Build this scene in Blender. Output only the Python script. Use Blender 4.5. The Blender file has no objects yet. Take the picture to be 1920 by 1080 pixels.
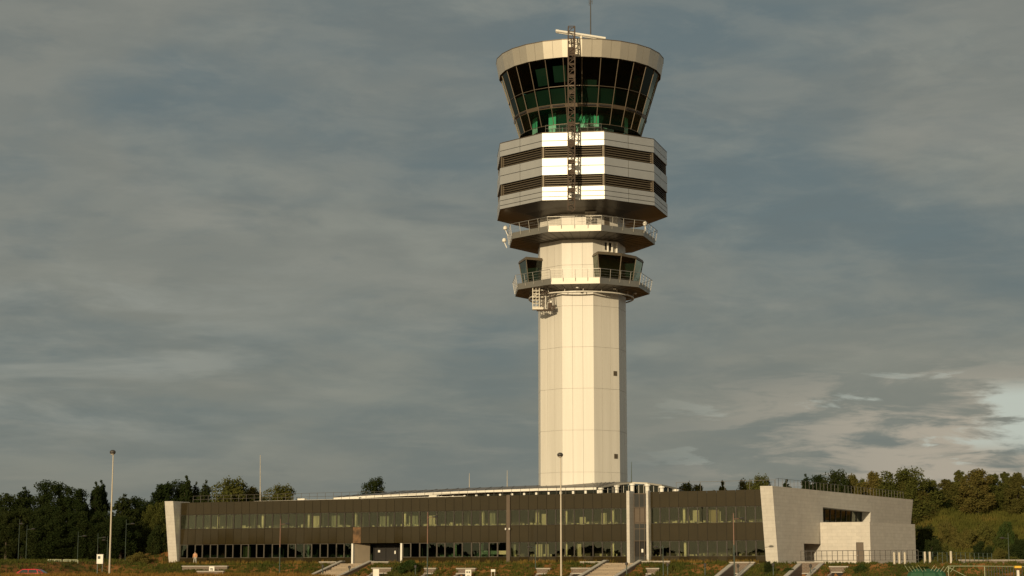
import bpy, math, random
import numpy as np
from mathutils import Vector, Matrix
random.seed(11); rng = np.random.default_rng(5)
S = bpy.context.scene
COL = S.collection
sin, cos, tan, atan, pi, R = math.sin, math.cos, math.tan, math.atan, math.pi, math.radians

# ------------------------------------------------------------------ camera model (metres; eye height is -0.9)
F = 3450.0; ZE = -0.9; TH = atan((1072 - 540) / F)
def ray(px, py):
    a, b = (px - 960) / F, (540 - py) / F
    return Vector((a, cos(TH) - b * sin(TH), sin(TH) + b * cos(TH)))
def at(px, py, Y):
    r = ray(px, py); k = Y / r.y
    return Vector((r.x * k, Y, ZE + r.z * k))
def zy(py, Y): return ZE + Y * tan(atan((540 - py) / F) + TH)
def xat(px, Y, Z): return (px - 960) / F * (Y * cos(TH) + (Z - ZE) * sin(TH))

# ------------------------------------------------------------------ materials
MATS = {}
def nodes(name):
    m = bpy.data.materials.new(name); m.use_nodes = True
    nt = m.node_tree; nt.nodes.clear()
    out = nt.nodes.new('ShaderNodeOutputMaterial')
    MATS[name] = m
    return m, nt, out
def N(nt, t, **k):
    n = nt.nodes.new(t)
    for a, b in k.items():
        if a in n.inputs: n.inputs[a].default_value = b
        else: setattr(n, a, b)
    return n
def ramp(nt, fac, stops):
    r = nt.nodes.new('ShaderNodeValToRGB'); nt.links.new(fac, r.inputs[0])
    e = r.color_ramp.elements
    while len(e) < len(stops): e.new(0.5)
    for i, (p, c) in enumerate(stops):
        e[i].position = p; e[i].color = (c[0], c[1], c[2], 1)
    return r.outputs[0]
def pbr(name, c1, c2=None, rough=.6, metal=0., scale=.6, bump=0., bscale=None, spec=.5, stretch=(1, 1, 1), coord='UV', detail=6):
    """painted / metal / stone surface: two close tones mixed by noise, optional bump"""
    m, nt, out = nodes(name)
    b = N(nt, 'ShaderNodeBsdfPrincipled', Roughness=rough, Metallic=metal)
    b.inputs['Specular IOR Level'].default_value = spec
    nt.links.new(b.outputs[0], out.inputs[0])
    c2 = c2 or tuple(x * .8 for x in c1)
    tc = N(nt, 'ShaderNodeTexCoord'); mp = N(nt, 'ShaderNodeMapping'); mp.inputs['Scale'].default_value = stretch
    nt.links.new(tc.outputs[coord], mp.inputs[0])
    no = N(nt, 'ShaderNodeTexNoise', Scale=scale, Detail=detail, Roughness=.6); nt.links.new(mp.outputs[0], no.inputs[0])
    col = ramp(nt, no.outputs[0], [(.32, c1), (.7, c2)])
    nt.links.new(col, b.inputs['Base Color'])
    if bump:
        n2 = N(nt, 'ShaderNodeTexNoise', Scale=bscale or scale * 6, Detail=5); nt.links.new(mp.outputs[0], n2.inputs[0])
        bp = N(nt, 'ShaderNodeBump', Strength=bump, Distance=.03); nt.links.new(n2.outputs[0], bp.inputs['Height'])
        nt.links.new(bp.outputs[0], b.inputs['Normal'])
    return m
def masonry(name, c1, c2, mortar, bw, bh, mw, rough=.8, bump=.4):
    m, nt, out = nodes(name)
    b = N(nt, 'ShaderNodeBsdfPrincipled', Roughness=rough); nt.links.new(b.outputs[0], out.inputs[0])
    tc = N(nt, 'ShaderNodeTexCoord')
    br = N(nt, 'ShaderNodeTexBrick'); nt.links.new(tc.outputs['UV'], br.inputs['Vector'])
    for k, v in (('Color1', (*c1, 1)), ('Color2', (*c2, 1)), ('Mortar', (*mortar, 1)), ('Scale', 1.), ('Mortar Size', mw), ('Brick Width', bw), ('Row Height', bh), ('Bias', 0.), ('Mortar Smooth', .2)):
        br.inputs[k].default_value = v
    no = N(nt, 'ShaderNodeTexNoise', Scale=1.3, Detail=8, Roughness=.7); nt.links.new(tc.outputs['UV'], no.inputs[0])
    mx = N(nt, 'ShaderNodeMix', data_type='RGBA', blend_type='MULTIPLY'); mx.inputs[0].default_value = 1
    g = ramp(nt, no.outputs[0], [(.3, (.86, .86, .86)), (.7, (1.04, 1.03, 1.01))])
    nt.links.new(br.outputs['Color'], mx.inputs[6]); nt.links.new(g, mx.inputs[7])
    nt.links.new(mx.outputs[2], b.inputs['Base Color'])
    bp = N(nt, 'ShaderNodeBump', Strength=bump, Distance=.02); bp.invert = True
    nt.links.new(br.outputs['Fac'], bp.inputs['Height']); nt.links.new(bp.outputs[0], b.inputs['Normal'])
    return m
def glass(name, tint, refl=1.0, ior=1.5, rough=.0):
    """tinted architectural glass: coloured transmission plus fresnel reflection"""
    m, nt, out = nodes(name)
    tr = N(nt, 'ShaderNodeBsdfTransparent', Color=(*tint, 1))
    gl = N(nt, 'ShaderNodeBsdfGlossy', Roughness=rough, Color=(.93 * refl, refl, .85 * refl, 1))
    fr = N(nt, 'ShaderNodeFresnel', IOR=ior)
    tc = N(nt, 'ShaderNodeTexCoord'); no = N(nt, 'ShaderNodeTexNoise', Scale=.5, Detail=2); nt.links.new(tc.outputs['Object'], no.inputs[0])
    bp = N(nt, 'ShaderNodeBump', Strength=.12, Distance=.03); nt.links.new(no.outputs[0], bp.inputs['Height'])
    nt.links.new(bp.outputs[0], gl.inputs['Normal'])
    mx = N(nt, 'ShaderNodeMixShader'); nt.links.new(fr.outputs[0], mx.inputs[0]); nt.links.new(tr.outputs[0], mx.inputs[1]); nt.links.new(gl.outputs[0], mx.inputs[2])
    nt.links.new(mx.outputs[0], out.inputs[0])
    return m
def foliage(name, stops, scale=.5, trans=.25):
    m, nt, out = nodes(name)
    tc = N(nt, 'ShaderNodeTexCoord'); oi = N(nt, 'ShaderNodeObjectInfo')
    no = N(nt, 'ShaderNodeTexNoise', Scale=scale, Detail=4, Roughness=.7); nt.links.new(tc.outputs['Object'], no.inputs[0])
    ad = N(nt, 'ShaderNodeMath', operation='MULTIPLY_ADD'); nt.links.new(oi.outputs['Random'], ad.inputs[0]); ad.inputs[1].default_value = .3
    sb = N(nt, 'ShaderNodeMath', operation='SUBTRACT'); nt.links.new(no.outputs[0], sb.inputs[0]); sb.inputs[1].default_value = .15
    nt.links.new(sb.outputs[0], ad.inputs[2])
    col = ramp(nt, ad.outputs[0], stops)
    d = N(nt, 'ShaderNodeBsdfDiffuse', Roughness=.5); t = N(nt, 'ShaderNodeBsdfTranslucent')
    nt.links.new(col, d.inputs[0]); nt.links.new(col, t.inputs[0])
    mx = N(nt, 'ShaderNodeMixShader'); mx.inputs[0].default_value = trans
    nt.links.new(d.outputs[0], mx.inputs[1]); nt.links.new(t.outputs[0], mx.inputs[2]); nt.links.new(mx.outputs[0], out.inputs[0])
    return m

CREAM = pbr('cream_panel', (.61, .59, .535), (.53, .51, .455), rough=.42, scale=.6, stretch=(1.8, .07, 1), detail=10)
CLAD = pbr('satin_metal_cladding', (.575, .58, .565), (.515, .52, .51), rough=.51, metal=.8, scale=.5, stretch=(1, .4, 1), detail=9)
BRIM = pbr('champagne_metal', (.50, .47, .40), (.45, .425, .36), rough=.42, metal=.55, scale=.3)
FASC = pbr('deck_fascia', (.34, .33, .29), (.29, .28, .25), rough=.5, metal=.85, scale=.5)
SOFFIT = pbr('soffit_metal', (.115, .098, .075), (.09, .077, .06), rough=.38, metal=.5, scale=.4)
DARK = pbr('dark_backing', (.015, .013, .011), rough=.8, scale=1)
LOUV = pbr('louvre_bronze', (.135, .11, .075), (.10, .08, .055), rough=.5, metal=.3, scale=2)
STEEL = pbr('galvanised_rail', (.34, .33, .30), (.26, .25, .23), rough=.45, metal=.6, scale=3)
BLND = pbr('blind_fabric_warm', (.30, .26, .17), (.22, .19, .12), rough=.8, scale=2, stretch=(8, .3, 1))
BLND2 = pbr('blind_fabric_grey', (.24, .27, .22), (.16, .19, .16), rough=.8, scale=2, stretch=(8, .3, 1))
RAILM = pbr('roof_rail_metal', (.13, .125, .115), (.10, .095, .09), rough=.6, metal=.3, scale=3)
PALE = pbr('pale_rail_paint', (.68, .64, .55), (.6, .56, .47), rough=.5, scale=3)
DKRAIL = pbr('dark_rail_paint', (.055, .05, .045), (.04, .036, .03), rough=.6, scale=3)
TRUSS = pbr('weathered_truss', (.06, .038, .022), (.04, .026, .016), rough=.6, metal=.3, scale=2)
WHITE = pbr('white_paint', (.74, .72, .66), (.66, .64, .58), rough=.45, scale=1.2)
MULL = pbr('mullion_metal', (.13, .10, .07), (.10, .08, .055), rough=.45, metal=.4, scale=2)
MULLD = pbr('dark_mullion', (.035, .027, .02), rough=.5, scale=2)
FRAMEB = pbr('casement_frame', (.075, .062, .045), (.06, .05, .036), rough=.5, scale=2)
SPAN = pbr('brown_glass_panel', (.030, .0225, .0085), (.023, .0175, .0068), rough=.07, scale=.35, spec=.5)
PIERB = pbr('brown_pier', (.09, .065, .04), (.075, .052, .032), rough=.5, scale=.8)
STONE = masonry('pale_stone', (.545, .525, .485), (.505, .485, .445), (.43, .41, .37), 1.2, .42, .016, bump=.18)
ENTW = pbr('entrance_wall', (.20, .165, .115), (.17, .14, .10), rough=.8, scale=1)
CONC = pbr('coping_stone', (.42, .395, .35), (.34, .32, .285), rough=.85, scale=1.2, bump=.3)
BRICK = masonry('retaining_brick', (.155, .105, .078), (.12, .083, .062), (.21, .185, .15), .42, .16, .03, bump=.6)
STEPM = masonry('step_stone_shadow_lines', (.42, .34, .25), (.34, .28, .2), (.10, .08, .06), 2.2, .154, .03, bump=.5)  # dark rows paint the shadow line under each step edge into the stone
ZINC = pbr('zinc_roof', (.19, .18, .17), (.15, .145, .135), rough=.5, metal=.3, scale=.25, stretch=(3, .3, 1))
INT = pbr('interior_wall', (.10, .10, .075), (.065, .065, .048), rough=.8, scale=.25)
INTP = pbr('interior_pale', (.50, .50, .40), (.40, .40, .32), rough=.7, scale=.5)
TEAL = pbr('cab_partition_paint', (.62, .68, .6), (.5, .56, .5), rough=.7, scale=.5)
SEAM = pbr('shaft_joint', (.36, .34, .30), rough=.8, scale=1)
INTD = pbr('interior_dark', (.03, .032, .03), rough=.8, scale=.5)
COLM = pbr('interior_column_paint', (.85, .86, .70), rough=.6, scale=1)
GLF = glass('facade_glass', (.80, .80, .70), ior=1.6)
GLG = glass('ground_floor_glass', (.50, .58, .50), ior=1.55)
GLC = glass('cab_glass', (.26, .66, .48), ior=1.32)
GLCD = glass('cab_upper_glass', (.22, .40, .34), ior=1.22)
GLP = glass('cabin_glass', (.20, .26, .17), ior=1.5)
GLR = glass('rotunda_glass', (.12, .20, .22), ior=1.6)
LAMPD = pbr('lamp_head_dark', (.05, .045, .04), rough=.5, scale=2)
POLEC = pbr('pole_cream', (.50, .45, .36), (.40, .36, .29), rough=.5, metal=.1, scale=2)
POLEG = pbr('pole_green', (.05, .075, .06), (.035, .055, .045), rough=.5, scale=2)
POLER = pbr('pole_reddish', (.22, .12, .08), (.17, .09, .06), rough=.5, scale=2)
REDC = pbr('red_car_paint', (.50, .025, .03), (.45, .02, .025), rough=.25, scale=1)
CGL = pbr('car_window', (.03, .04, .04), rough=.05, scale=1)
TYRE = pbr('tyre_rubber', (.02, .02, .02), rough=.8, scale=3)
RIM = pbr('wheel_rim', (.4, .4, .4), rough=.4, metal=.7, scale=3)
YEL = pbr('yellow_paint', (.80, .50, .05), rough=.5, scale=2)
GNET = pbr('green_tarpaulin', (.02, .09, .035), (.014, .06, .025), rough=.7, scale=2, bump=.6)
GATEP = pbr('gate_paint', (.30, .33, .20), (.24, .27, .16), rough=.5, scale=2)
INK = pbr('sign_ink', (.06, .08, .08), rough=.6, scale=3)
REFLP = pbr('painted_reflection_patches', (.20, .11, .05), (.028, .02, .01), rough=.3, scale=1.1, detail=3)  # orange reflection in the brown glass panel, painted on as colour patches
SKIN = pbr('skin', (.45, .28, .2), rough=.6, scale=3)
COAT = pbr('salmon_jacket', (.58, .33, .19), (.5, .27, .15), rough=.85, scale=3)
TROU = pbr('pale_trousers', (.36, .35, .30), rough=.85, scale=3)
HAIR = pbr('dark_hair', (.03, .02, .015), rough=.7, scale=5)
BARK = pbr('bark', (.09, .07, .05), (.05, .04, .03), rough=.9, scale=3, coord='Object')
LEAFD = foliage('shade_dark_foliage', [(.1, (.012, .020, .007)), (.45, (.024, .036, .012)), (.9, (.05, .055, .018))])  # cloud shade over the left wood is put into this dark leaf colour
LEAFM = foliage('olive_foliage', [(.1, (.045, .056, .015)), (.45, (.085, .092, .024)), (.9, (.155, .13, .040))])
LEAFA = foliage('autumn_foliage', [(.1, (.058, .064, .018)), (.45, (.105, .098, .028)), (.9, (.18, .135, .042))])
MEAD = foliage('meadow_green', [(.15, (.03, .05, .013)), (.5, (.07, .08, .02)), (.9, (.20, .14, .04))], scale=.25)
SLOPE = foliage('slope_scrub_tone', [(.15, (.055, .07, .016)), (.45, (.12, .115, .028)), (.8, (.26, .16, .05))], scale=.2)
LEAFS = foliage('shrub_foliage', [(.1, (.02, .04, .012)), (.5, (.04, .065, .018)), (.9, (.09, .09, .025))])
DRYG = foliage('dry_grass', [(.15, (.08, .08, .02)), (.40, (.20, .12, .03)), (.8, (.42, .22, .07))], scale=.35)
WEED = foliage('bank_weeds_green', [(.15, (.035, .06, .014)), (.45, (.10, .10, .024)), (.78, (.38, .20, .06))], scale=.3)

def ground_mat():
    m, nt, out = nodes('ground_soil_and_grass')
    b = N(nt, 'ShaderNodeBsdfPrincipled', Roughness=.95); b.inputs['Specular IOR Level'].default_value = .1
    nt.links.new(b.outputs[0], out.inputs[0])
    tc = N(nt, 'ShaderNodeTexCoord')
    n1 = N(nt, 'ShaderNodeTexNoise', Scale=.13, Detail=8, Roughness=.65); nt.links.new(tc.outputs['Object'], n1.inputs[0])
    n2 = N(nt, 'ShaderNodeTexNoise', Scale=1.1, Detail=6, Roughness=.7); nt.links.new(tc.outputs['Object'], n2.inputs[0])
    ad = N(nt, 'ShaderNodeMath', operation='MULTIPLY_ADD'); nt.links.new(n2.outputs[0], ad.inputs[0]); ad.inputs[1].default_value = .5; nt.links.new(n1.outputs[0], ad.inputs[2])
    c = ramp(nt, ad.outputs[0], [(.5, (.025, .036, .009)), (.66, (.07, .06, .015)), (.76, (.20, .095, .028)), (.95, (.34, .16, .055))])
    nt.links.new(c, b.inputs['Base Color'])
    bp = N(nt, 'ShaderNodeBump', Strength=.8, Distance=.2); nt.links.new(n2.outputs[0], bp.inputs['Height']); nt.links.new(bp.outputs[0], b.inputs['Normal'])
    return m
GROUND = ground_mat()
ASPH = pbr('asphalt', (.05, .05, .05), (.04, .04, .04), rough=.9, scale=2, coord='Object')
PAVE = masonry('terrace_paving', (.30, .27, .22), (.26, .235, .19), (.16, .14, .11), .9, .9, .02, bump=.2)

# ------------------------------------------------------------------ mesh builder
ROOT = {}
class MB:
    def __init__(s): s.v = []; s.f = []
    def add(s, vs, fs):
        o = len(s.v); s.v += [tuple(v) for v in vs]; s.f += [tuple(i + o for i in f) for f in fs]; return s
    def quad(s, a, b, c, d): return s.add([a, b, c, d], [(0, 1, 2, 3)])
    def hexa(s, b, t):           # bottom 4, top 4 (ccw from above)
        n = len(b)
        return s.add(list(b) + list(t), [tuple(range(n - 1, -1, -1)), tuple(range(n, 2 * n))] + [(i, (i + 1) % n, n + (i + 1) % n, n + i) for i in range(n)])
    def prism(s, poly, z0, z1): return s.hexa([(p[0], p[1], z0) for p in poly], [(p[0], p[1], z1) for p in poly])
    def box(s, c, size, ang=0.):
        x, y, z = [q / 2 for q in size]; ca, sa = cos(ang), sin(ang)
        P = [(c[0] + a * ca - b * sa, c[1] + a * sa + b * ca) for a, b in ((-x, -y), (x, -y), (x, y), (-x, y))]
        return s.prism(P, c[2] - z, c[2] + z)
    def bar(s, a, b, w, w2=None, n=4):
        a, b = Vector(a), Vector(b); d = (b - a)
        if d.length < 1e-6: return s
        d.normalize(); up = Vector((0, 0, 1)) if abs(d.z) < .9 else Vector((0, 1, 0))
        x = d.cross(up).normalized(); y = x.cross(d).normalized()
        w2 = w if w2 is None else w2; k = .7071 if n == 4 else .5; off = pi / 4 if n == 4 else 0
        A = [a + (x * cos(2 * pi * i / n + off) + y * sin(2 * pi * i / n + off)) * w * k for i in range(n)]
        B = [b + (x * cos(2 * pi * i / n + off) + y * sin(2 * pi * i / n + off)) * w2 * k for i in range(n)]
        return s.hexa(A[::-1], B[::-1])
    def lathe(s, c, prof, n=16):  # prof: (r, z)
        vs = []; fs = []
        for r, z in prof:
            vs += [(c[0] + r * cos(2 * pi * i / n), c[1] + r * sin(2 * pi * i / n), c[2] + z) for i in range(n)]
        for k in range(len(prof) - 1):
            for i in range(n):
                j = (i + 1) % n; fs.append((k * n + i, k * n + j, (k + 1) * n + j, (k + 1) * n + i))
        fs.append(tuple(range(n - 1, -1, -1))); fs.append(tuple((len(prof) - 1) * n + i for i in range(n)))
        return s.add(vs, fs)
    def mesh(s, name, mat, off=(0, 0, 0), smooth=False):
        me = bpy.data.meshes.new(name)
        V = np.array(s.v, float).reshape(-1, 3) - np.array(off, float)
        me.from_pydata(V.tolist(), [], s.f); me.update()
        me.materials.append(mat)
        uv = me.uv_layers.new(name='uv'); data = np.zeros((len(me.loops), 2))
        for p in me.polygons:
            n = p.normal
            if abs(n.z) > .75: T, B = (1, 0, 0), (0, 1, 0)
            else:
                l = math.hypot(n.x, n.y); T, B = (-n.y / l, n.x / l, 0), (0, 0, 1)
            for li in p.loop_indices:
                q = V[me.loops[li].vertex_index] + np.array(off)
                data[li] = (q[0] * T[0] + q[1] * T[1], q[2] if B[2] else q[1])
        uv.data.foreach_set('uv', data.ravel())
        if smooth:
            me.polygons.foreach_set('use_smooth', [True] * len(me.polygons))
        return me
    def build(s, name, mat, parent=None, off=None, smooth=False, label=None):
        if parent is not None: off = ROOT.get(parent.name, (0, 0, 0))
        elif off is None:
            A = np.array(s.v); off = ((A[:, 0].min() + A[:, 0].max()) / 2, (A[:, 1].min() + A[:, 1].max()) / 2, A[:, 2].min())
        o = bpy.data.objects.new(name, s.mesh(name, mat, off, smooth)); COL.objects.link(o)
        if parent is not None: o.parent = parent; ROOT[o.name] = off
        else: o.location = off; ROOT[o.name] = tuple(off)
        if label: o['label'] = label
        return o
def tag(o, label=None, cat=None, group=None, kind=None):
    if label: o['label'] = label
    if cat: o['category'] = cat
    if group: o['group'] = group
    if kind: o['kind'] = kind
    return o
def thing(name, loc, label, cat, group=None):
    o = bpy.data.objects.new(name, None); COL.objects.link(o); o.location = loc; o.empty_display_size = .5
    ROOT[o.name] = tuple(loc); return tag(o, label, cat, group)
def copy_tree(o, parent=None):
    c = o.copy(); COL.objects.link(c); c.parent = parent
    for ch in [x for x in KIDS.get(o.name, [])]:
        KIDS.setdefault(c.name, []).append(copy_tree(ch, c))
    return c
KIDS = {}
def index_kids():
    KIDS.clear()
    for o in S.objects:
        if o.parent: KIDS.setdefault(o.parent.name, []).append(o)

# ------------------------------------------------------------------ facade frame
Y1 = 254.0; X1 = xat(337, Y1, 4); Y2 = 218.0; X2 = xat(1436, Y2, 4)
O2 = Vector((X1, Y1, 0)); U = Vector((X2 - X1, Y2 - Y1, 0)); L = U.length; U.normalize()
NRM = Vector((U.y, -U.x, 0))              # outward, towards the camera and to the left
FANG = math.atan2(U.y, U.x)
def P(s, d, z): v = O2 + U * s + NRM * d; return Vector((v.x, v.y, z))
def s_of(px, d=0., z=4.):
    q = O2 + NRM * d; k = (px - 960) / F; c, sn = cos(TH), sin(TH); dz = (z - ZE) * sn
    return (k * (q.y * c + dz) - q.x) / (U.x - k * U.y * c)
def sd(x, y): w = Vector((x, y, 0)) - O2; return w.dot(U), w.dot(NRM)
def S01(t): t = max(0., min(1., t)); return t * t * (3 - 2 * t)
def lerp(a, b, t): return a + (b - a) * t

LOW = -2.1
CUTS = []      # (s0, s1, d0, d1, depth) pits in the bank for the stair wells
def ground_z(x, y, noise=True):
    s, d = sd(x, y)
    t = max(0, min(1, (14. - d) / 7.2))
    bank = lerp(LOW, 0., t)
    left = lerp(LOW, .45, S01((y - 186) / 66.))
    w = S01((-s - 2.0) / 7)
    z = lerp(bank, left, w)
    z += 9.5 * S01((y - 258) / 44.) * S01((x - 56) / 12.)
    z += 3.2 * S01((y - 276) / 22.) * (1 - S01((x - 56) / 12.)) * S01((x + 50) / 12)
    z += 5.2 * math.exp(-(((x + 45) / 6.5) ** 2 + ((y - 270) / 9.) ** 2)) + 1.2 * S01((y - 262) / 40) * S01((-x - 45) / 10)
    z += .85 * math.exp(-((y - 146) / 15.) ** 2) * S01((-x - 4) / 14.)
    if y < 60: z = min(z, LOW - .5 + 0 * y)
    if noise and (d > 7.5 or w > .2 or y > 262):
        z += .06 * sin(x * 1.7 + y * .6) * cos(y * 1.3 - x * .4) + .05 * sin(x * 3.1 + 1) * sin(y * 2.7)
    if y > 330: z += min(6, (y - 330) * .02)
    if 0 < s < L + 40 and 6 < d < 16:
        for a, b, da, db, zc in CUTS:
            if a < s < b and da < d < db: z = min(z, zc)
    return z
def build_ground():
    xs = sorted(set([-1500, -900, -500, -300, -200, -150, -120, -100, -90] + list(np.arange(-80, -42, 1.2)) + list(np.arange(-42, 62, .45)) + list(np.arange(62, 116, 1.2)) + [120, 130, 150, 200, 300, 500, 900, 1500]))
    ys = sorted(set([-900, -500, -300, -150, -60, 0, 40, 80, 100, 110] + list(np.arange(115, 172, 2.)) + list(np.arange(172, 200, 1.2)) + list(np.arange(200, 246, .45)) + list(np.arange(246, 330, 1.2)) + [335, 345, 360, 400, 500, 700, 1000, 1600, 3000]))
    nx = len(xs); vs = [(x, y, ground_z(x, y)) for y in ys for x in xs]
    fs = [(j * nx + i, j * nx + i + 1, (j + 1) * nx + i + 1, (j + 1) * nx + i) for j in range(len(ys) - 1) for i in range(nx - 1)]
    m = MB(); m.add(vs, fs); o = m.build('ground', GROUND, off=(0, 0, 0), smooth=True); tag(o, kind='structure')
WELLS = [(1369, 1415, 7.0, 1), (1496, 1545, 7.0, 1), (698, 734, 9.5, 0), (797, 818, 9.5, 0), (857, 892, 9.5, 0), (1007, 1032, 9.5, 0), (1072, 1108, 9.5, 0), (1213, 1236, 9.5, 0), (1556, 1590, 8.5, 0)]
for a, b, d, big in WELLS: CUTS.append((s_of(a, d, 0) + .12, s_of(b, d, 0) - .12, d - .1, 15, -2.0))
build_ground()
# paved terrace on top of the bank, in front of the facade and the stone block
tz = []
m = MB(); m.prism([P(-1, 5.8, 0)[:2], P(-1, .05, 0)[:2], P(L + 26, .05, 0)[:2], P(L + 26, 5.8, 0)[:2]][::-1], -.3, .03)
tag(m.build('terrace', PAVE, off=(0, 0, 0)), kind='structure')
m = MB(); m.prism([(-60, 176), (20, 176), (60, 176), (60, 199), (-60, 199)], LOW - .2, LOW + .05)
tag(m.build('car_park', ASPH, off=(0, 0, 0)), kind='structure')

# ------------------------------------------------------------------ office building
BR = (O2.x, O2.y, 0.)
office = thing('office_building', BR, 'long two-storey building with dark brown glass front and leaning pale stone end walls', 'building')
def ztop(s): return 8.45 + .27 * s / L
MODW = 1.245
sA0, sA1, sB0, sB1, sC0, sC1 = .1, s_of(950), s_of(957), s_of(1182.5), s_of(1220.5), L - .05
def modules(a, b):
    n = max(1, round((b - a) / MODW)); return [(lerp(a, b, i / n), lerp(a, b, (i + 1) / n)) for i in range(n)]
MODS = modules(sA0, sA1) + modules(sB0, sB1) + modules(sC0, sC1)
ENT = (s_of(661, 0, 1.5), s_of(753, 0, 1.5))          # entrance recess
zU0, zU1, zL0, zL1 = 4.86, 6.76, .93, 2.68
# cladding panels
def panel(cl, a, b, z0, z1, z1b=None, g=.02):
    t = random.uniform(-.0045, .0045); k = random.uniform(-.004, .004)
    z1b = z1 if z1b is None else z1b
    w = b - a
    front = [P(a + g, -t * w - k, z0 + g), P(b - g, t * w - k, z0 + g), P(b - g, t * w + k, z1b - g), P(a + g, -t * w + k, z1 - g)]
    back = [P(a + g, -.07, z0 + g), P(b - g, -.07, z0 + g), P(b - g, -.07, z1b - g), P(a + g, -.07, z1 - g)]
    cl.hexa(back, front)
sBr = s_of(666, 0, 3.8)
for lo_, hi_ in ((sA0, sA1), (sB0, sB1), (sC0, sC1)):
    up_, mi_, ba_ = MB(), MB(), MB(); sill = MB()
    for a, b in MODS:
        if not (lo_ - .01 <= a and b <= hi_ + .01): continue
        panel(up_, a, b, zU1, ztop(a), ztop(b))
        if a <= sBr < b:
            bz_ = MB(); panel(bz_, a, b, zL1 + .07, zU0); bz_.build('patchy_panel', REFLP, office, label='single facade panel with a painted orange and brown reflection')
        else: panel(mi_, a, b, zL1 + .07, zU0)
        if a <= sBr < b: mi_.build('cladding_panels', SPAN, office); mi_ = MB()
        if not (ENT[0] - .3 < a < ENT[1] - .3): panel(ba_, a, b, .03, zL0)
        elif ba_.v: ba_.build('cladding_panels', SPAN, office); ba_ = MB()
    for q_ in (up_, mi_, ba_): q_.build('cladding_panels', SPAN, office)
# backing shell
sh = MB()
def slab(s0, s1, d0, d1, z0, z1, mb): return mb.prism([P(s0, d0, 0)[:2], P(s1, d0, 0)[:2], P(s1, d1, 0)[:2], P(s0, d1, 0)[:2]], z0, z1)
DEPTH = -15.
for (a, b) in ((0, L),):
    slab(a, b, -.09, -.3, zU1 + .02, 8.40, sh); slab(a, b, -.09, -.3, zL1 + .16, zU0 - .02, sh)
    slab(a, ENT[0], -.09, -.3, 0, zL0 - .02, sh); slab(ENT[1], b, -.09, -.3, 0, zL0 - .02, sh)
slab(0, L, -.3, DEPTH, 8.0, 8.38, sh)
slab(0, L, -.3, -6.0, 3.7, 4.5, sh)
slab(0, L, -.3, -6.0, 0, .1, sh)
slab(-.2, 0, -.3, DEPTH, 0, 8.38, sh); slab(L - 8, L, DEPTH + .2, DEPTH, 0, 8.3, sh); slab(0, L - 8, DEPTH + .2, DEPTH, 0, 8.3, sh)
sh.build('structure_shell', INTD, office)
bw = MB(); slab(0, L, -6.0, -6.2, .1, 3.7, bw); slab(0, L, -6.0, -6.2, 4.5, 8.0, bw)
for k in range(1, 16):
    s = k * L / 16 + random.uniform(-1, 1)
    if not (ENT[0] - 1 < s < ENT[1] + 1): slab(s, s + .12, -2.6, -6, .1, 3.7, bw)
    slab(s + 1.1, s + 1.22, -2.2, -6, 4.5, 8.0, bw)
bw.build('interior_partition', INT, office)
for px in (410, 493, 579, 668, 760, 906, 1062, 1150, 1214, 1283): 
    s = s_of(px, -1.1, 5.8); cm = MB(); cm.lathe(P(s, -1.1, 4.5), [(.17, 0), (.17, 3.5)], 12); cm.build('interior_column', COLM, office, smooth=True)
for px in (578, 855, 905, 1062, 1150, 1285):
    s = s_of(px, -1.1, 1.8); cm = MB(); cm.lathe(P(s, -1.1, .1), [(.17, 0), (.17, 3.6)], 12); cm.build('interior_column', COLM, office, smooth=True)
for px, w in ((590, .9), (625, 1.0), (632, .3), (716, 1.0), (724, .35), (765, .2), (775, .9), (806, 1.1), (905, .25), (920, .9), (1005, .5), (1018, .8), (1090, .8), (1130, .7), (1290, .1), (1303, .8), (1337, 1.3), (1345, .6)):
    s = s_of(px, -.9, 5.6); h = random.choice((1.0, 1.5, 2.0, 1.7)); pa = MB(); slab(s - w / 2, s + w / 2, -1.3, -1.36, 4.55, 4.9 + h * .9, pa); pa.build('interior_blind', random.choice((INTP, BLND, BLND2)), office)
for px, w in ((462, 1.1), (905, 1.8), (963, .5), (1010, .9), (1025, .4), (1085, .6)):
    s = s_of(px, -.9, 1.6); pa = MB(); slab(s - w / 2, s + w / 2, -1.0, -1.06, .1, 2.5 if w < 1.5 else 1.5, pa); pa.build('interior_blind', random.choice((INTP, BLND, BLND2)), office)
for px in (908, 925, 942):
    s = s_of(px, -.3, 1.9); q = P(s, -.3, 0); wb = MB(); slab(s - .52, s + .52, -.28, -.32, zy(1039.5, q.y), zy(1032.5, q.y), wb); wb.build('white_board', WHITE, office)
ds = MB()
for k in range(260):
    s = random.uniform(1, L - 1); up = random.random() < .65
    z = 4.88 if up else .98; w = random.uniform(.08, .35); h = random.uniform(.08, .3) * (1.5 if random.random() < .2 else 1)
    if not up and (ENT[0] - 1 < s < ENT[1] + 1 or s < 25): continue
    slab(s, s + w, -.45, -.6, z, z + h, ds)
tag(ds.build('window_sill_clutter', INTP, office), kind='stuff')
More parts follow.
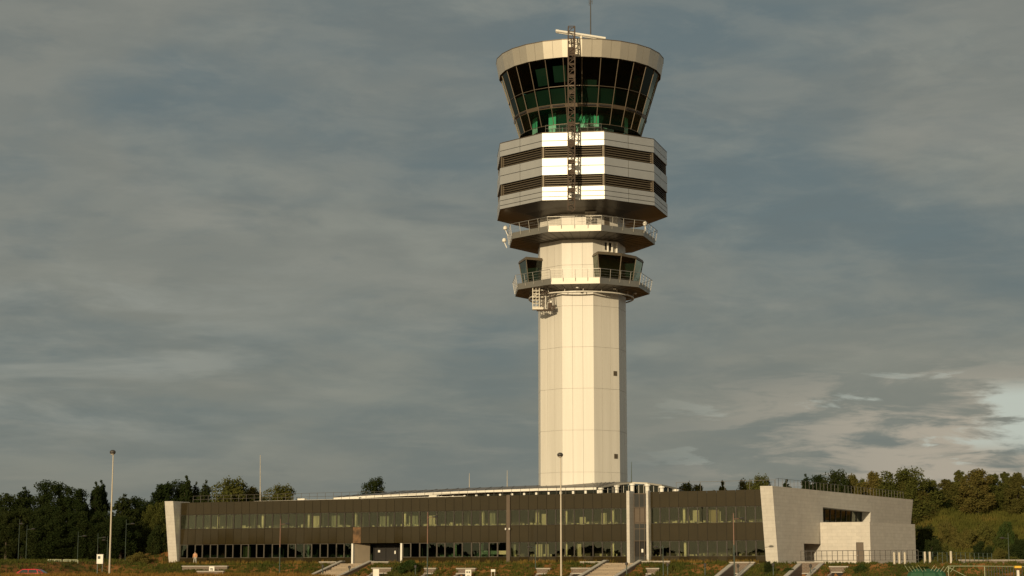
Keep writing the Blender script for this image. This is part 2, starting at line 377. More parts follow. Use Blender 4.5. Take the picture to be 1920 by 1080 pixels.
# windows
def window(a, b, z0, z1, name, frame_mat, glass_mat, fw, deep=.10, inset=.0):
    f = MB(); g = .008
    for (p, q, r0, r1) in ((a + g, a + g + fw, z0 + g, z1 - g), (b - g - fw, b - g, z0 + g, z1 - g)):
        slab(p, q, .015, -deep, r0, r1, f)
    slab(a + g + fw, b - g - fw, .012, -deep, z0 + g, z0 + g + fw * .6, f); slab(a + g + fw, b - g - fw, .012, -deep, z1 - g - fw * .6, z1 - g, f)
    w = f.build(name, frame_mat, office)
    t = random.uniform(-.003, .003)
    p = MB(); q0, q1 = a + g + fw, b - g - fw; e = -.045
    p.hexa([P(q0, e - .012 - t, z0 + fw * .6), P(q1, e - .012 + t, z0 + fw * .6), P(q1, e - .012 + t, z1 - fw * .6), P(q0, e - .012 - t, z1 - fw * .6)],
           [P(q0, e - t, z0 + fw * .6), P(q1, e + t, z0 + fw * .6), P(q1, e + t, z1 - fw * .6), P(q0, e - t, z1 - fw * .6)])
    p.build('pane', glass_mat, w)
for i, (a, b) in enumerate(MODS):
    window(a, b, zU0, zU1, 'office_window', MULLD, GLF, .055)
    if ENT[0] - .35 < a < ENT[1] - .35: continue
    if b < sB0 + .1 and i % 2 == 0: window(a, b, zL0, zL1 + .07, 'casement_window', FRAMEB, GLG, .10)
    else: window(a, b, zL0, zL1 + .07, 'ground_window', MULLD, GLG if b < sA1 else GLF, .055)
# brown pier and two projecting pale fins with a glazed door bay between
pm = MB(); slab(sA1 + .02, sB0 - .02, .12, -.2, -.6, ztop(sA1) + .02, pm); pm.build('brown_pier', PIERB, office)
lt = MB()
for off in (-.16, .16): lt.lathe(P((sA1 + sB0) / 2 + off * 1.6, .32, 4.35), [(.04, -.1), (.09, -.05), (.09, .12), (.03, .18)], 10)
lt.build('wall_light', WHITE, office)
f1 = s_of(1187, 1.0); f2 = s_of(1220.3, .6)
fm = MB(); slab(sB1 + .03, sB1 + .40, 1.35, -.25, -.5, ztop(sB1) + .12, fm); fm.build('stone_fin', STONE, office)
fm = MB(); slab(sC0 - .30, sC0 - .02, .75, -.25, -.1, ztop(sC0) + .12, fm); fm.build('stone_fin', STONE, office)
bay = MB()
g0, g1 = sB1 + .42, sC0 - .32
slab(g0, g1, -.2, -.3, 2.75, 8.5, bay)
for k, z in enumerate((2.75, 4.2, 5.0, 6.8, 8.45)): slab(g0, g1, -.08, -.19, z, z + .08, bay)
for t in (.0, .36, .70, .97): slab(lerp(g0, g1, t), lerp(g0, g1, t) + .06, -.06, -.19, 0, 8.45, bay)
bay.build('recessed_bay', PIERB, office)
dr = MB(); slab(lerp(g0, g1, .04), lerp(g0, g1, .34), -.2, -.27, .02, 2.7, dr); slab(lerp(g0, g1, .4), lerp(g0, g1, .68), -.2, -.27, .02, 2.7, dr); slab(lerp(g0, g1, .76), g1, -.2, -.27, .02, 2.7, dr)
d_ = dr.build('side_door', DARK, office)
nt_ = MB(); c = P(lerp(g0, g1, .53), -.18, 1.62); nt_.box(c, (.24, .02, .42), FANG); nt_.build('door_notice', WHITE, d_)
# entrance recess
en = MB(); e0, e1 = ENT
slab(e0 - .12, e0 + .12, .1, -.3, 0, zL1 + .05, en); slab(e1 - .14, e1 + .1, .1, -.3, 0, zL1 + .05, en)
en.build('entrance_pier', WHITE, office)
wl = MB(); wl.prism([P(e0 + .15, -.3, 0)[:2], P(e0 + 1.7, -1.6, 0)[:2], P(e0 + 1.55, -1.75, 0)[:2], P(e0 + .0, -.45, 0)[:2]][::-1], 0, zL1); wl.build('entrance_side_wall', ENTW, office)
dm = MB(); slab(e0 + 1.6, e1 - .1, -2.6, -2.7, .1, zL1, dm)
for t in (0, .33, .66, .97): slab(lerp(e0 + 1.7, e1 - .3, t), lerp(e0 + 1.7, e1 - .3, t) + .1, -2.5, -2.59, .1, zL1, dm)
eo = dm.build('entrance_door', DARK, office)
q = MB(); q.box(P(e0 + 2.6, -2.4, 1.75), (.32, .02, .3), FANG); q.box(P(e0 + 5, -2.4, 1.6), (.2, .02, .4), FANG); q.build('door_notice', WHITE, eo)

# leaning end walls (stone slabs)
def lean(s0, s1, o_top, o_bot, zt, name='end_wall', inw=-2.2):
    m = MB(); b = [P(s0, inw, -.6), P(s1, inw, -.6), P(s1, o_bot, -.6), P(s0, o_bot, -.6)][::-1]
    t = [P(s0, inw, zt), P(s1, inw, zt), P(s1, o_top, zt), P(s0, o_top, zt)][::-1]
    m.hexa(b[::-1], t[::-1]); return m.build(name, STONE, office)
lean(-1.42, -.02, 1.72, .22, 8.62)
lean(L + .02, L + 1.52, 1.95, .12, 9.0)

# stone block receding to the right of the slab
W = Vector((.57, .822, 0)); W.normalize(); WN = Vector((W.y, -W.x, 0)); INW = -WN
T0, B0 = P(L + 1.53, 1.93, 9.0), P(L + 1.53, .14, 0)
YR = 252.0; T1 = at(1712, 937, YR); B1 = Vector((xat(1701, YR, 0), YR, 0))
def Wp(a, z, inw=0.):
    za, zb = 0., lerp(T0.z, T1.z, a); t = z / zb
    q0 = lerp(B0, T0, z / T0.z); q1 = lerp(B1, T1, z / T1.z); q = q0.lerp(q1, a); q = q + INW * inw; return Vector((q.x, q.y, z))
def a_of(px, z):
    lo, hi = 0., 1.3
    for _ in range(40):
        mid = (lo + hi) / 2; q = Wp(mid, z); p = 960 + F * q.x / (q.y * cos(TH) + (z - ZE) * sin(TH))
        if p < px: lo = mid
        else: hi = mid
    return (lo + hi) / 2
aw0, aw1 = a_of(1543, 6.2), a_of(1632, 6.2); aj = a_of(1538, 4)
zw0 = 5.15; zwa, zwb = 6.95, 6.75
ae0, ae1 = a_of(1508, 1.5), a_of(1540, 1.5); ze1 = 2.45
st = MB()
cuts = sorted([0, .1, .2, ae0, ae1, aw0, aw1, .8, .9, 1.0])
for i in range(len(cuts) - 1):
    a, b = cuts[i], cuts[i + 1]
    zt = lambda q: lerp(T0.z, T1.z, q)
    def zw(q): return lerp(zwa, zwb, (q - aw0) / (aw1 - aw0))
    segs = []
    if aw0 - 1e-6 <= a and b <= aw1 + 1e-6: segs = [((0, 0), (zw0, zw0)), ((zw(a), zw(b)), (zt(a), zt(b)))]
    elif ae0 - 1e-6 <= a and b <= ae1 + 1e-6: segs = [((ze1, ze1), (zt(a), zt(b)))]
    else: segs = [((0, 0), (zt(a), zt(b)))]
    for (p0, p1), (q0, q1) in segs: st.quad(Wp(a, p0 - (.4 if p0 == 0 else 0)), Wp(b, p1 - (.4 if p1 == 0 else 0)), Wp(b, q1), Wp(a, q0))
# reveals of the window recess and of the doorway
D = 1.3
for (a, b, z0a, z0b, z1a, z1b, dep) in ((aw0, aw1, zw0, zw0, zwa, zwb, D), (ae0, ae1, -.1, -.1, ze1, ze1, 2.2)):
    st.quad(Wp(a, z0a), Wp(a, z0a, dep), Wp(b, z0b, dep), Wp(b, z0b)); st.quad(Wp(a, z1a), Wp(b, z1b), Wp(b, z1b, dep), Wp(a, z1a, dep))
    st.quad(Wp(a, z0a), Wp(a, z1a), Wp(a, z1a, dep), Wp(a, z0a, dep)); st.quad(Wp(b, z0b), Wp(b, z0b, dep), Wp(b, z1b, dep), Wp(b, z1b))
# end face + roof
e2 = [Wp(1, -.4), Wp(1, T1.z)]; k2 = [v + Vector((-14, 8, 0)) for v in e2]
st.quad(e2[0], k2[0], k2[1], e2[1])
st.quad(T0, T1, k2[1], P(L + 1.5, -14, 8.9))
# parapet top
st.build('stone_wall', STONE, office)
wr = MB(); nseg = 9
for k in range(nseg + 1):
    a = lerp(aw0, aw1, k / nseg); wr.bar(Wp(a, zw0, D - .08), Wp(a, lerp(zwa, zwb, k / nseg), D - .08), .09)
wr.bar(Wp(aw0, zw0 + .05, D - .08), Wp(aw1, zw0 + .05, D - .08), .1)
rw = wr.build('ribbon_window', MULLD, office)
gp = MB(); gp.quad(Wp(aw0, zw0, D - .03), Wp(aw1, zw0, D - .03), Wp(aw1, zwb, D - .03), Wp(aw0, zwa, D - .03)); gp.build('pane', GLR, rw)
bk = MB(); bk.quad(Wp(aw0, zw0, D + 1.6), Wp(aw1, zw0, D + 1.6), Wp(aw1, zwb, D + 1.6), Wp(aw0, zwa, D + 1.6)); bk.quad(Wp(ae0, -.1, 2.2), Wp(ae1, -.1, 2.2), Wp(ae1, ze1, 2.2), Wp(ae0, ze1, 2.2)); bk.build('recess_backing', INTD, office)
# lower volume with a face turned to the sun
J0 = Wp(aj, 5.12) ; J0.z = 0
dist = 0.
lo, hi = 0., 14.
for _ in range(40):
    mid = (lo + hi) / 2; q = J0 + U * mid; p = 960 + F * q.x / (q.y * cos(TH) + 3 * sin(TH))
    if p < 1632: lo = mid
    else: hi = mid
J1 = J0 + U * lo
lo, hi = 0., 40.
for _ in range(40):
    mid = (lo + hi) / 2; q = J1 + W * mid; p = 960 + F * q.x / (q.y * cos(TH) + 3 * sin(TH))
    if p < 1717: lo = mid
    else: hi = mid
J2 = J1 + W * lo; J3 = J2 + INW * 9; J4 = J0 + INW * 2.2
zj = zy(979.5, J0.y)
lv = MB()
da = .0
def onf(t, z): q = J0.lerp(J1, t); return Vector((q.x, q.y, z))
dl = [.715, .865]
lv.quad(onf(0, -.4), onf(dl[0], -.4), onf(dl[0], zj), onf(0, zj)); lv.quad(onf(dl[1], -.4), onf(1, -.4), onf(1, zj), onf(dl[1], zj)); lv.quad(onf(dl[0], 2.62), onf(dl[1], 2.62), onf(dl[1], zj), onf(dl[0], zj))
zv = lambda q, z: Vector((q.x, q.y, z))
lv.quad(zv(J1, -.4), zv(J2, -.4), zv(J2, zj), zv(J1, zj)); lv.quad(zv(J2, -.4), zv(J3, -.4), zv(J3, zj), zv(J2, zj))
lv.add([zv(J0, zj), zv(J1, zj), zv(J2, zj), zv(J3, zj)], [(0, 1, 2, 3)])
lv.build('lower_stone_volume', STONE, office)
dd = MB(); q0, q1 = onf(dl[0], 0) - NRM * .12, onf(dl[1], 0) - NRM * .12
dd.quad(zv(q0, 0), zv(q1, 0), zv(q1, 2.62), zv(q0, 2.62))
ddo = dd.build('brown_door', PIERB, office)
hd = MB(); h = onf(dl[0] + .02, 1.05) - NRM * .08; hd.box(h, (.16, .06, .05), FANG); hd.build('handle', STEEL, ddo)

# roof: white coping duct, pavilion with sloping zinc roof, clerestory, rotunda
def line3(pts, w, mb, n=4):
    for a, b in zip(pts[:-1], pts[1:]): mb.bar(a, b, w, n=n)
cp = MB()
ca, cb = s_of(476, -1.4, 8.8), s_of(872, -1.4, 8.8)
pA = P(ca, -1.4, zy(941.3, P(ca, -1.4, 0).y)); pB = P(cb, -1.4, zy(931.6, P(cb, -1.4, 0).y))
n_ = 14
for i in range(n_):
    a, b = pA.lerp(pB, i / n_), pA.lerp(pB, (i + .985) / n_)
    cp.hexa([a - NRM * .5 - Vector((0, 0, .14)), b - NRM * .5 - Vector((0, 0, .14)), b - Vector((0, 0, .14)), a - Vector((0, 0, .14))][::-1],
            [a - NRM * .5 + Vector((0, 0, .12)), b - NRM * .5 + Vector((0, 0, .12)), b + Vector((0, 0, .12)), a + Vector((0, 0, .12))][::-1])
for t in (.24, .5, .86): cp.box(pA.lerp(pB, t) + Vector((0, 0, .05)), (1.1, .7, .5), FANG)
cp.build('roof_duct', WHITE, office)
dv = -6.5
def pv(px, py, d=dv, z=9.6): s = s_of(px, d, z); q = P(s, d, 0); return Vector((q.x, q.y, zy(py, q.y)))
EA = [pv(625, 933.2), pv(730, 927), pv(860, 921.2), pv(1007, 915.8), pv(1118, 913.8)]
fa = MB()
for a, b in zip(EA[:-1], EA[1:]):
    dz = Vector((0, 0, -.3)); inn = -NRM * .35
    fa.hexa([a + dz, b + dz, b + dz + inn, a + dz + inn], [a, b, b + inn, a + inn])
fa.build('pavilion_fascia', WHITE, office)
pw = MB(); sx0, sx1 = s_of(700, dv - .15, 9), s_of(1122, dv - .15, 9)
nn = 19
for i in range(nn + 1):
    s = lerp(sx0, sx1, i / nn); z = min(EA[0].z + (EA[-1].z - EA[0].z) * (s - s_of(625, dv)) / (s_of(1118, dv) - s_of(625, dv)), 12) - .45
    slab(s - .14, s + .14, dv - .02, dv - .3, 8.3, z + .1, pw)
pw.build('clerestory_post', WHITE, office)
cg = MB(); za = EA[0].z - .5; zb = EA[-1].z - .5
cg.quad(P(sx0, dv - .2, 8.3), P(sx1, dv - .2, 8.3), P(sx1, dv - .2, zb + .2), P(sx0, dv - .2, za + .2)); cg.build('clerestory_glass', GLR, office)
cbk = MB(); cbk.quad(P(sx0, dv - 2.5, 8.3), P(sx1, dv - 2.5, 8.3), P(sx1, dv - 2.5, zb + .2), P(sx0, dv - 2.5, za + .2)); cbk.build('clerestory_core', INT, office)
# rotunda bay in front of the shaft
PX = [(1126.7, 914.2), (1156.7, 909), (1185.5, 906), (1213.8, 907.3), (1240.7, 911), (1267.8, 917)]
dd_ = [-5.6, -4.6, -4.2, -4.3, -5.2, -7.0]
RP = []
for (px, py), d in zip(PX, dd_):
    RP.append(pv(px, py, d, 9.8))
ro = MB(); cap = MB(); rg = MB(); eb = MB()
for i, q in enumerate(RP):
    ro = MB(); cap = MB(); ro.lathe((q.x, q.y, 8.3), [(.26, 0), (.26, q.z - 8.3 - .3)], 12); cap.lathe((q.x, q.y, q.z - .32), [(.27, 0), (.38, .08), (.38, .28)], 12)
    cap.build('capital', WHITE, ro.build('rotunda_column', WHITE, office, smooth=True))
bkr = MB()
for a, b in zip(RP[:-1], RP[1:]):
    ai, bi = a - NRM * .5, b - NRM * .5
    rg.quad((ai.x, ai.y, 8.3), (bi.x, bi.y, 8.3), (bi.x, bi.y, b.z - .1), (ai.x, ai.y, a.z - .1))
    ab, bb = a - NRM * 3, b - NRM * 3; bkr.quad((ab.x, ab.y, 8.3), (bb.x, bb.y, 8.3), (bb.x, bb.y, b.z - .1), (ab.x, ab.y, a.z - .1))
    for t in (.33, .66):
        q = ai.lerp(bi, t); eb.bar((q.x, q.y, 8.3), (q.x, q.y, q.z - .05), .07)
    eb.hexa([a - Vector((0, 0, .05)), b - Vector((0, 0, .05)), bi - Vector((0, 0, .05)), ai - Vector((0, 0, .05))], [a + Vector((0, 0, .16)), b + Vector((0, 0, .16)), bi + Vector((0, 0, .16)), ai + Vector((0, 0, .16))])
rg.build('rotunda_glass', GLR, office); bkr.build('rotunda_core', INTD, office); eb.build('rotunda_eave', FASC, office)
# zinc roof surfaces rising towards the shaft
TC = Vector((9.35, 246., 0.))
rz = MB(); ridge = [at(655, 929.0, 258), at(760, 920.5, 255), at(880, 914.8, 252), at(1007, 910, 246), at(1111, 905.5, 240.2), at(1160, 903.6, 241.5)]
ee = EA + [RP[0]]
for i in range(5):
    rz.quad(ee[i] + Vector((0, 0, .01)), ee[i + 1] + Vector((0, 0, .01)), ridge[i + 1], ridge[i])
hub = at(1160, 903.6, 241.5)
for a, b in zip(RP[:-1], RP[1:]): rz.add([a + Vector((0, 0, .17)), b + Vector((0, 0, .17)), hub], [(0, 1, 2)])
rz.quad(RP[-1] + Vector((0, 0, .17)), at(1300, 921, 250), at(1240, 912, 262), hub)
back = [Vector((q.x + 3, q.y + 14, q.z - 1.2)) for q in ridge]
for i in range(5): rz.quad(ridge[i], ridge[i + 1], back[i + 1], back[i])
rz.build('zinc_roof', ZINC, office)
sm = MB()
for i in range(5):
    for k in range(6):
        t = k / 6; sm.bar(ee[i].lerp(ee[i + 1], t) + Vector((0, 0, .04)), ridge[i].lerp(ridge[i + 1], t) + Vector((0, 0, .04)), .06)
sm.build('roof_seams', ZINC, office)
# roof railings
def railing(mb, pts, h, step, rails=(1.,), w=.045, rw=.04):
    for a, b in zip(pts[:-1], pts[1:]):
        a, b = Vector(a), Vector(b); n = max(1, round((b - a).length / step))
        for i in range(n + 1): q = a.lerp(b, i / n); mb.bar(q, q + Vector((0, 0, h)), w)
        for r in rails: mb.bar(a + Vector((0, 0, h * r)), b + Vector((0, 0, h * r)), rw)
rr = MB(); railing(rr, [P(.5, -2.2, 8.38), P(s_of(1165, -2.2, 9), -2.2, 8.6)], 1.05, 1.25, (1., .55))
rr.build('roof_railing', DKRAIL, office)
rr = MB(); railing(rr, [P(s_of(1268, -2.2, 9), -2.2, 8.6), P(L + .5, -2.2, 8.65)], 1.25, 3.0, (1.,), .045, .04)
railing(rr, [P(L + 1.0, -1.0, 8.9)] + [lerp(T0, T1, t) + INW * .9 for t in (.08, .5, .97)], 1.05, 1.05, (1.,), .038, .03)
rr.build('roof_railing', RAILM, office)
def mast(px, py0, py1, Y, label, mat, w=.14):
    a, b = at(px, py1, Y), at(px, py0, Y); a.z -= .2
    m = MB(); m.bar(a, b, w, w * .45, n=8); m.lathe((a.x, a.y, a.z), [(w * 1.4, 0), (w * 1.4, .25), (w * .6, .3)], 8)
    o = m.build('lightning_mast', mat, office, label=label)
mast(488, 853, 941, P(s_of(488, -3), -3, 0).y, 'tall thin red and white mast on the roof near the left end', POLEC, .15)
mast(880, 887, 917, 252, 'short pale mast on the zinc roof', POLEC, .11)
mast(951, 882, 913, 250, 'slightly taller pale mast on the zinc roof beside the tower', POLEC, .11)
mast(1184, 866, 904, 238, 'dark mast right of the tower foot', POLEG, .13)

# ------------------------------------------------------------------ control tower
tower = thing('control_tower', (TC.x, TC.y, 0), 'tall cream control tower with flared glass cab, striped louvred box and two railed decks', 'tower')
A9 = [R(-27 + 40 * k) for k in range(9)]
A27 = [R(-27.3 + 360 / 27 * k) for k in range(27)]
def T(a, r, z): return Vector((TC.x + r * sin(a), TC.y - r * cos(a), z))
def rpx(half, z): return half / F * (TC.y * cos(TH) + (z - ZE) * sin(TH))
def ringwall(mb, ang, r0, z0, r1, z1, thick=None):
    n = len(ang)
    for i in range(n):
        a, b = ang[i], ang[(i + 1) % n]
        if thick:
            mb.hexa([T(a, r0, z0), T(b, r0, z0), T(b, r0 - thick, z0), T(a, r0 - thick, z0)], [T(a, r1, z1), T(b, r1, z1), T(b, r1 - thick, z1), T(a, r1 - thick, z1)])
        else: mb.quad(T(a, r0, z0), T(b, r0, z0), T(b, r1, z1), T(a, r1, z1))
def facepanels(mb, ang, r0, z0, r1, z1, cols, rows, gap=.03, proud=.0, thick=.05):
    """each facet divided into real panels with open joints"""
    n = len(ang)
    for i in range(n):
        a, b = ang[i], ang[(i + 1) % n]
        A0, B0_, A1, B1_ = T(a, r0 + proud, z0), T(b, r0 + proud, z0), T(a, r1 + proud, z1), T(b, r1 + proud, z1)
        nv = (B0_ - A0).cross(A1 - A0).normalized()
        w = (B0_ - A0).length; h = (A1 - A0).length
        for ci in range(len(cols) - 1):
            for ri in range(len(rows) - 1):
                u0, u1 = cols[ci] + (gap / 2 / w), cols[ci + 1] - (gap / 2 / w)
                if ci == 0: u0 = 0
                if ci == len(cols) - 2: u1 = 1
                v0, v1 = rows[ri] + gap / 2 / h, rows[ri + 1] - gap / 2 / h
                q = lambda u, v: A0.lerp(B0_, u).lerp(A1.lerp(B1_, u), v)
                c = [q(u0, v0), q(u1, v0), q(u1, v1), q(u0, v1)]
                mb.hexa([p - nv * thick for p in c], c)
rs = 6.05
zbase = zy(903, 240.3) - 3.0
zshaft_top = zy(398, 246 - rs * .94)
core = MB(); ringwall(core, A9, rs - .06, 6.0, rs - .06, zshaft_top + 1.5); core.build('shaft_core', SEAM, tower)
front_y = 246 - rs * .94
lines = [zy(y, front_y) for y in (885, 805, 727.5, 650.4, 573)]
zdeck1 = zy(545, front_y)
step = (lines[4] - lines[0]) / 4
zz = lines[0]
rows = [zbase - 1.0]
while zz < zshaft_top - .5: rows.append(zz); zz += step
rows.append(zshaft_top + .6)
h_ = rows[-1] - rows[0]
sp = MB(); facepanels(sp, A9, rs, rows[0], rs, rows[-1], [0, .33, .66, 1.], [(r - rows[0]) / h_ for r in rows], gap=.028)
sp.build('shaft', CREAM, tower)
# small square vents
def on_face(k, u, r, z, out=0.):
    a, b = T(A9[k], r, z), T(A9[(k + 1) % 9], r, z); q = a.lerp(b, u); t = (b - a).normalized(); nv = Vector((t.y, -t.x, 0)); return q + nv * out, t, nv
for y in (701, 856):
    z = zy(y, 242.5)
    q, t, nv = on_face(1, .84, rs, z, .03); m = MB(); an = math.atan2(t.y, t.x)
    m.box(q, (.56, .05, .62), an)
    for k in range(5): m.box(q + nv * .04 + Vector((0, 0, -.22 + k * .11)), (.48, .04, .05), an)
    m.build('shaft_vent', LOUV, tower)
# decks
def deck(half, yf0, yf1, yin, name):
    r = rpx(half, 40); fy = TC.y - r * cos(R(20)); z1 = zy(yf0, fy); z0 = zy(yf1, fy); zi = zy(yin, front_y) 
    m = MB(); ringwall(m, A9, r, z0, r, z1, .25); 
    dk = m.build(name, FASC, tower)
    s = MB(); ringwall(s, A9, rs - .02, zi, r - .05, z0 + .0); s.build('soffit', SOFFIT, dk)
    sj = MB()
    for i in range(9):
        for u in (.0, .2, .4, .6, .8):
            a = T(A9[i], r - .1, z0 - .01).lerp(T(A9[(i + 1) % 9], r - .1, z0 - .01), u); b = T(A9[i], rs, zi - .01).lerp(T(A9[(i + 1) % 9], rs, zi - .01), u); sj.bar(a, b, .03)
    sj.build('soffit_joint', DARK, dk)
    s = MB(); ringwall(s, A9, r - .02, z1 - .06, rs - .1, z1 - .06); s.build('deck_floor', ZINC, dk)
    # railing: posts fixed to the fascia face, leaning slightly outwards
    rl = MB(); mats = STEEL
    bot = lambda a: T(a, r + .06, z1 - .45); top = lambda a: T(a, r + .34, z1 + 1.12); mid = lambda a: T(a, r + .20, z1 + .34)
    for i in range(9):
        a, b = A9[i], A9[(i + 1) % 9]
        for u in (0, .25, .5, .75):
            rl.bar(bot(a).lerp(bot(b), u), top(a).lerp(top(b), u), .05 if u else .075)
        rl.bar(top(a), top(b), .05)
        for t in (.35, .55, .78): rl.bar(bot(a).lerp(top(a), t), bot(b).lerp(top(b), t), .018)
    rl.build('railing', STEEL, dk)
    return r, z0, z1, dk
r1, z10, z11, d1 = deck(129, 520.5, 531.8, 545, 'lower_deck')
r2, z20, z21, d2 = deck(140, 421.8, 433.4, 449, 'upper_deck')
# machine track ring under the lower deck
tr = MB(); rt = rs + 1.0; zt_ = z10 - .75; n = 48
for i in range(n): tr.bar(T(2 * pi * i / n, rt, zt_), T(2 * pi * (i + 1) / n, rt, zt_), .16)
for i in range(18): a = 2 * pi * i / 18; tr.bar(T(a, rt, zt_), T(a, rt, zt_ + .7), .07)
tr.build('cradle_track', CREAM, tower)
# downlights under the decks
for dk, zz0 in ((d1, z10), ):
    lm = MB()
    for a in (-6, 34, -46, 74): q = T(R(a), (r1 + rs) / 2 * .97, zz0 - .28); lm.lathe(q, [(.12, -.12), (.2, -.1), (.2, .05)], 10)
    lm.build('soffit_light', WHITE, dk)
# louvred box
rb = rpx(160, 50) * 1.03
RB = 11.9
fy = TC.y - RB * cos(R(20)) 
zb = [zy(y, fy) for y in (374.4, 348.5, 327.2, 294.8, 273.5, 247.6)]  # bottom ... top
bandrows = {0: [0, .27, .63, 1], 2: [0, .52, 1], 4: [0, .42, 1]}
bx = MB(); ringwall(bx, A9, RB - .12, zb[0], RB - .12, zb[1]); ringwall(bx, A9, RB - .12, zb[2], RB - .12, zb[3]); ringwall(bx, A9, RB - .12, zb[4], RB - .12, zb[5])
ringwall(bx, A9, RB - .85, zb[0], RB - .85, zb[5])
for z in zb: ringwall(bx, A9, RB - .12, z, RB - .86, z)
bx.build('box_core', DARK, tower)
for k in (0, 2, 4):
    m = MB(); facepanels(m, A9, RB, zb[k], RB, zb[k + 1], [0, .48, 1], bandrows[k], gap=.075, thick=.11); m.build('cladding_band', CLAD, tower)
for k in (1, 3):
    for i in range(9):
        m = MB(); z0, z1 = zb[k], zb[k + 1]; nl = 5
        an = None
        for j in range(nl):
            z = lerp(z0, z1, (j + .5) / nl)
            a0, t, nv = on_face(i, .045, RB, z, -.28); b0, _, _ = on_face(i, .955, RB, z, -.28)
            up = Vector((0, 0, .075)); o = nv * .12
            m.hexa([a0 - o + up * 1.0, b0 - o + up, b0 + o - up, a0 + o - up], [a0 - o + up + Vector((0, 0, .05)), b0 - o + up + Vector((0, 0, .05)), b0 + o - up + Vector((0, 0, .05)), a0 + o - up + Vector((0, 0, .05))])
        for u0, u1 in ((0.002, .03), (.97, .998)):
            a0, t, nv = on_face(i, u0, RB, z0, -.14); b0, _, _ = on_face(i, u1, RB, z0, -.14); a1 = a0 - nv * .5; b1 = b0 - nv * .5
            m.hexa([a0, b0, b1, a1], [Vector((q.x, q.y, z1)) for q in (a0, b0, b1, a1)])
        m.build('louvre_panel', LOUV, tower)
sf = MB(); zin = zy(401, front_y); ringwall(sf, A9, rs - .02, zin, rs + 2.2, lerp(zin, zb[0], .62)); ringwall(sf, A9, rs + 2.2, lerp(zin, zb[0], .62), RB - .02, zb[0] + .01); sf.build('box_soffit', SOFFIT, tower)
bt = MB(); ringwall(bt, A9, RB - .1, zb[5] - .01, 7, zb[5] - .01); bt.build('box_roof', ZINC, tower)
cpn = MB(); ringwall(cpn, A9, RB + .03, zb[5], RB + .03, zb[5] + .07, .3); cpn.build('box_coping', MULL, tower)
# small terrace rail at the front of the box roof
m = MB(); a, _, _ = on_face(0, .03, RB - .5, zb[5]); b, _, _ = on_face(0, .97, RB - .5, zb[5]); railing(m, [a, b], 1.15, .95, (1., .6), .035, .03); m.build('terrace_rail', RAILM, tower)
# cab
zg0 = zy(259, TC.y); zg1 = zy(157, TC.y); rg0 = rpx(113, zg0); rg1 = rpx(148, zg1)
zg0b = zg0 - .3
zbr0 = zy(107.5, TC.y - rg1 * .99); zbr1 = zy(118, TC.y); rbr1 = rpx(157.3, zbr1)
zg1 = zbr0 + .05; 
def rg(z): return lerp(rg0, rg1, (z - zg0) / (zg1 - zg0))
yfr = lambda z: TC.y - rg(z) * .99
def zf(y):
    z = zg0
    for _ in range(12): z = zy(y, yfr(z))
    return z
zm0, zm1, zm2 = zf(200), zf(193), zf(161)
for (z0, z1, mat, nm) in ((zg0, zm0, GLC, 'cab_lower_glazing'), (zm1, zm2, GLCD, 'cab_middle_glazing'), (zm2 + .08, zg1, GLCD, 'cab_upper_glazing')):
    m = MB()
    for i in range(27):
        a, b = A27[i], A27[(i + 1) % 27]; j1, j2 = random.uniform(-.018, .018), random.uniform(-.018, .018)
        m.quad(T(a, rg(z0) + j1, z0), T(b, rg(z0) + j2, z0), T(b, rg(z1) - j1, z1), T(a, rg(z1) - j2, z1))
    m.build(nm, mat, tower)
m = MB(); ringwall(m, A27, rg(zm0) + .05, zm0, rg(zm1) + .05, zm1, .3); 
m.build('cab_floor_band', MULL, tower)
for i in range(27):
    sl = MB(); a, b = A27[i], A27[(i + 1) % 27]
    if i % 3 != 1:
        z = (zm0 + zm1) / 2; q0 = T(a, rg(z) + .06, z).lerp(T(b, rg(z) + .06, z), .1); q1 = T(a, rg(z) + .06, z).lerp(T(b, rg(z) + .06, z), .9); sl.bar(q0, q1, .22); sl.build('floor_band_slot', DARK, tower)
ml = MB()
for a in A27: ml.bar(T(a, rg(zg0) + .03, zg0), T(a, rg(zg1) + .03, zg1), .085)
for z in (zg0 + .05, zm2 + .04, zg1 - .05): 
    for i in range(27): ml.bar(T(A27[i], rg(z) + .03, z), T(A27[(i + 1) % 27], rg(z) + .03, z), .06)
ml.build('cab_mullion', MULL, tower)
# interior: core, floors, ceiling, desks
ic = MB(); ringwall(ic, A9, 4.6, zg0 - .5, 4.6, zm0); ic.build('cab_core', TEAL, tower)
ic = MB(); ringwall(ic, A9, 2.2, zm1, 2.2, zg1); 
for z, rr_ in ((zm0 + .02, rg(zm0) - .1), (zg1 - .02, rg(zg1) - .1)):
    for i in range(27): ic.add([T(A27[i], rr_, z), T(A27[(i + 1) % 27], rr_, z), Vector((TC.x, TC.y, z))], [(0, 1, 2)])
for i in range(27):
    if i % 5 != 4: ic.hexa([T(A27[i], rg(zm2) - 1.5, zm1 + .2), T(A27[(i + 1) % 27], rg(zm2) - 1.5, zm1 + .2), T(A27[(i + 1) % 27], rg(zm2) - 2.2, zm1 + .2), T(A27[i], rg(zm2) - 2.2, zm1 + .2)],
                           [T(A27[i], rg(zm2) - 1.2, zm2 - .3), T(A27[(i + 1) % 27], rg(zm2) - 1.2, zm2 - .3), T(A27[(i + 1) % 27], rg(zm2) - 2.2, zm2 - .1), T(A27[i], rg(zm2) - 2.2, zm2 - .1)])
ic.build('cab_interior', INTD, tower)
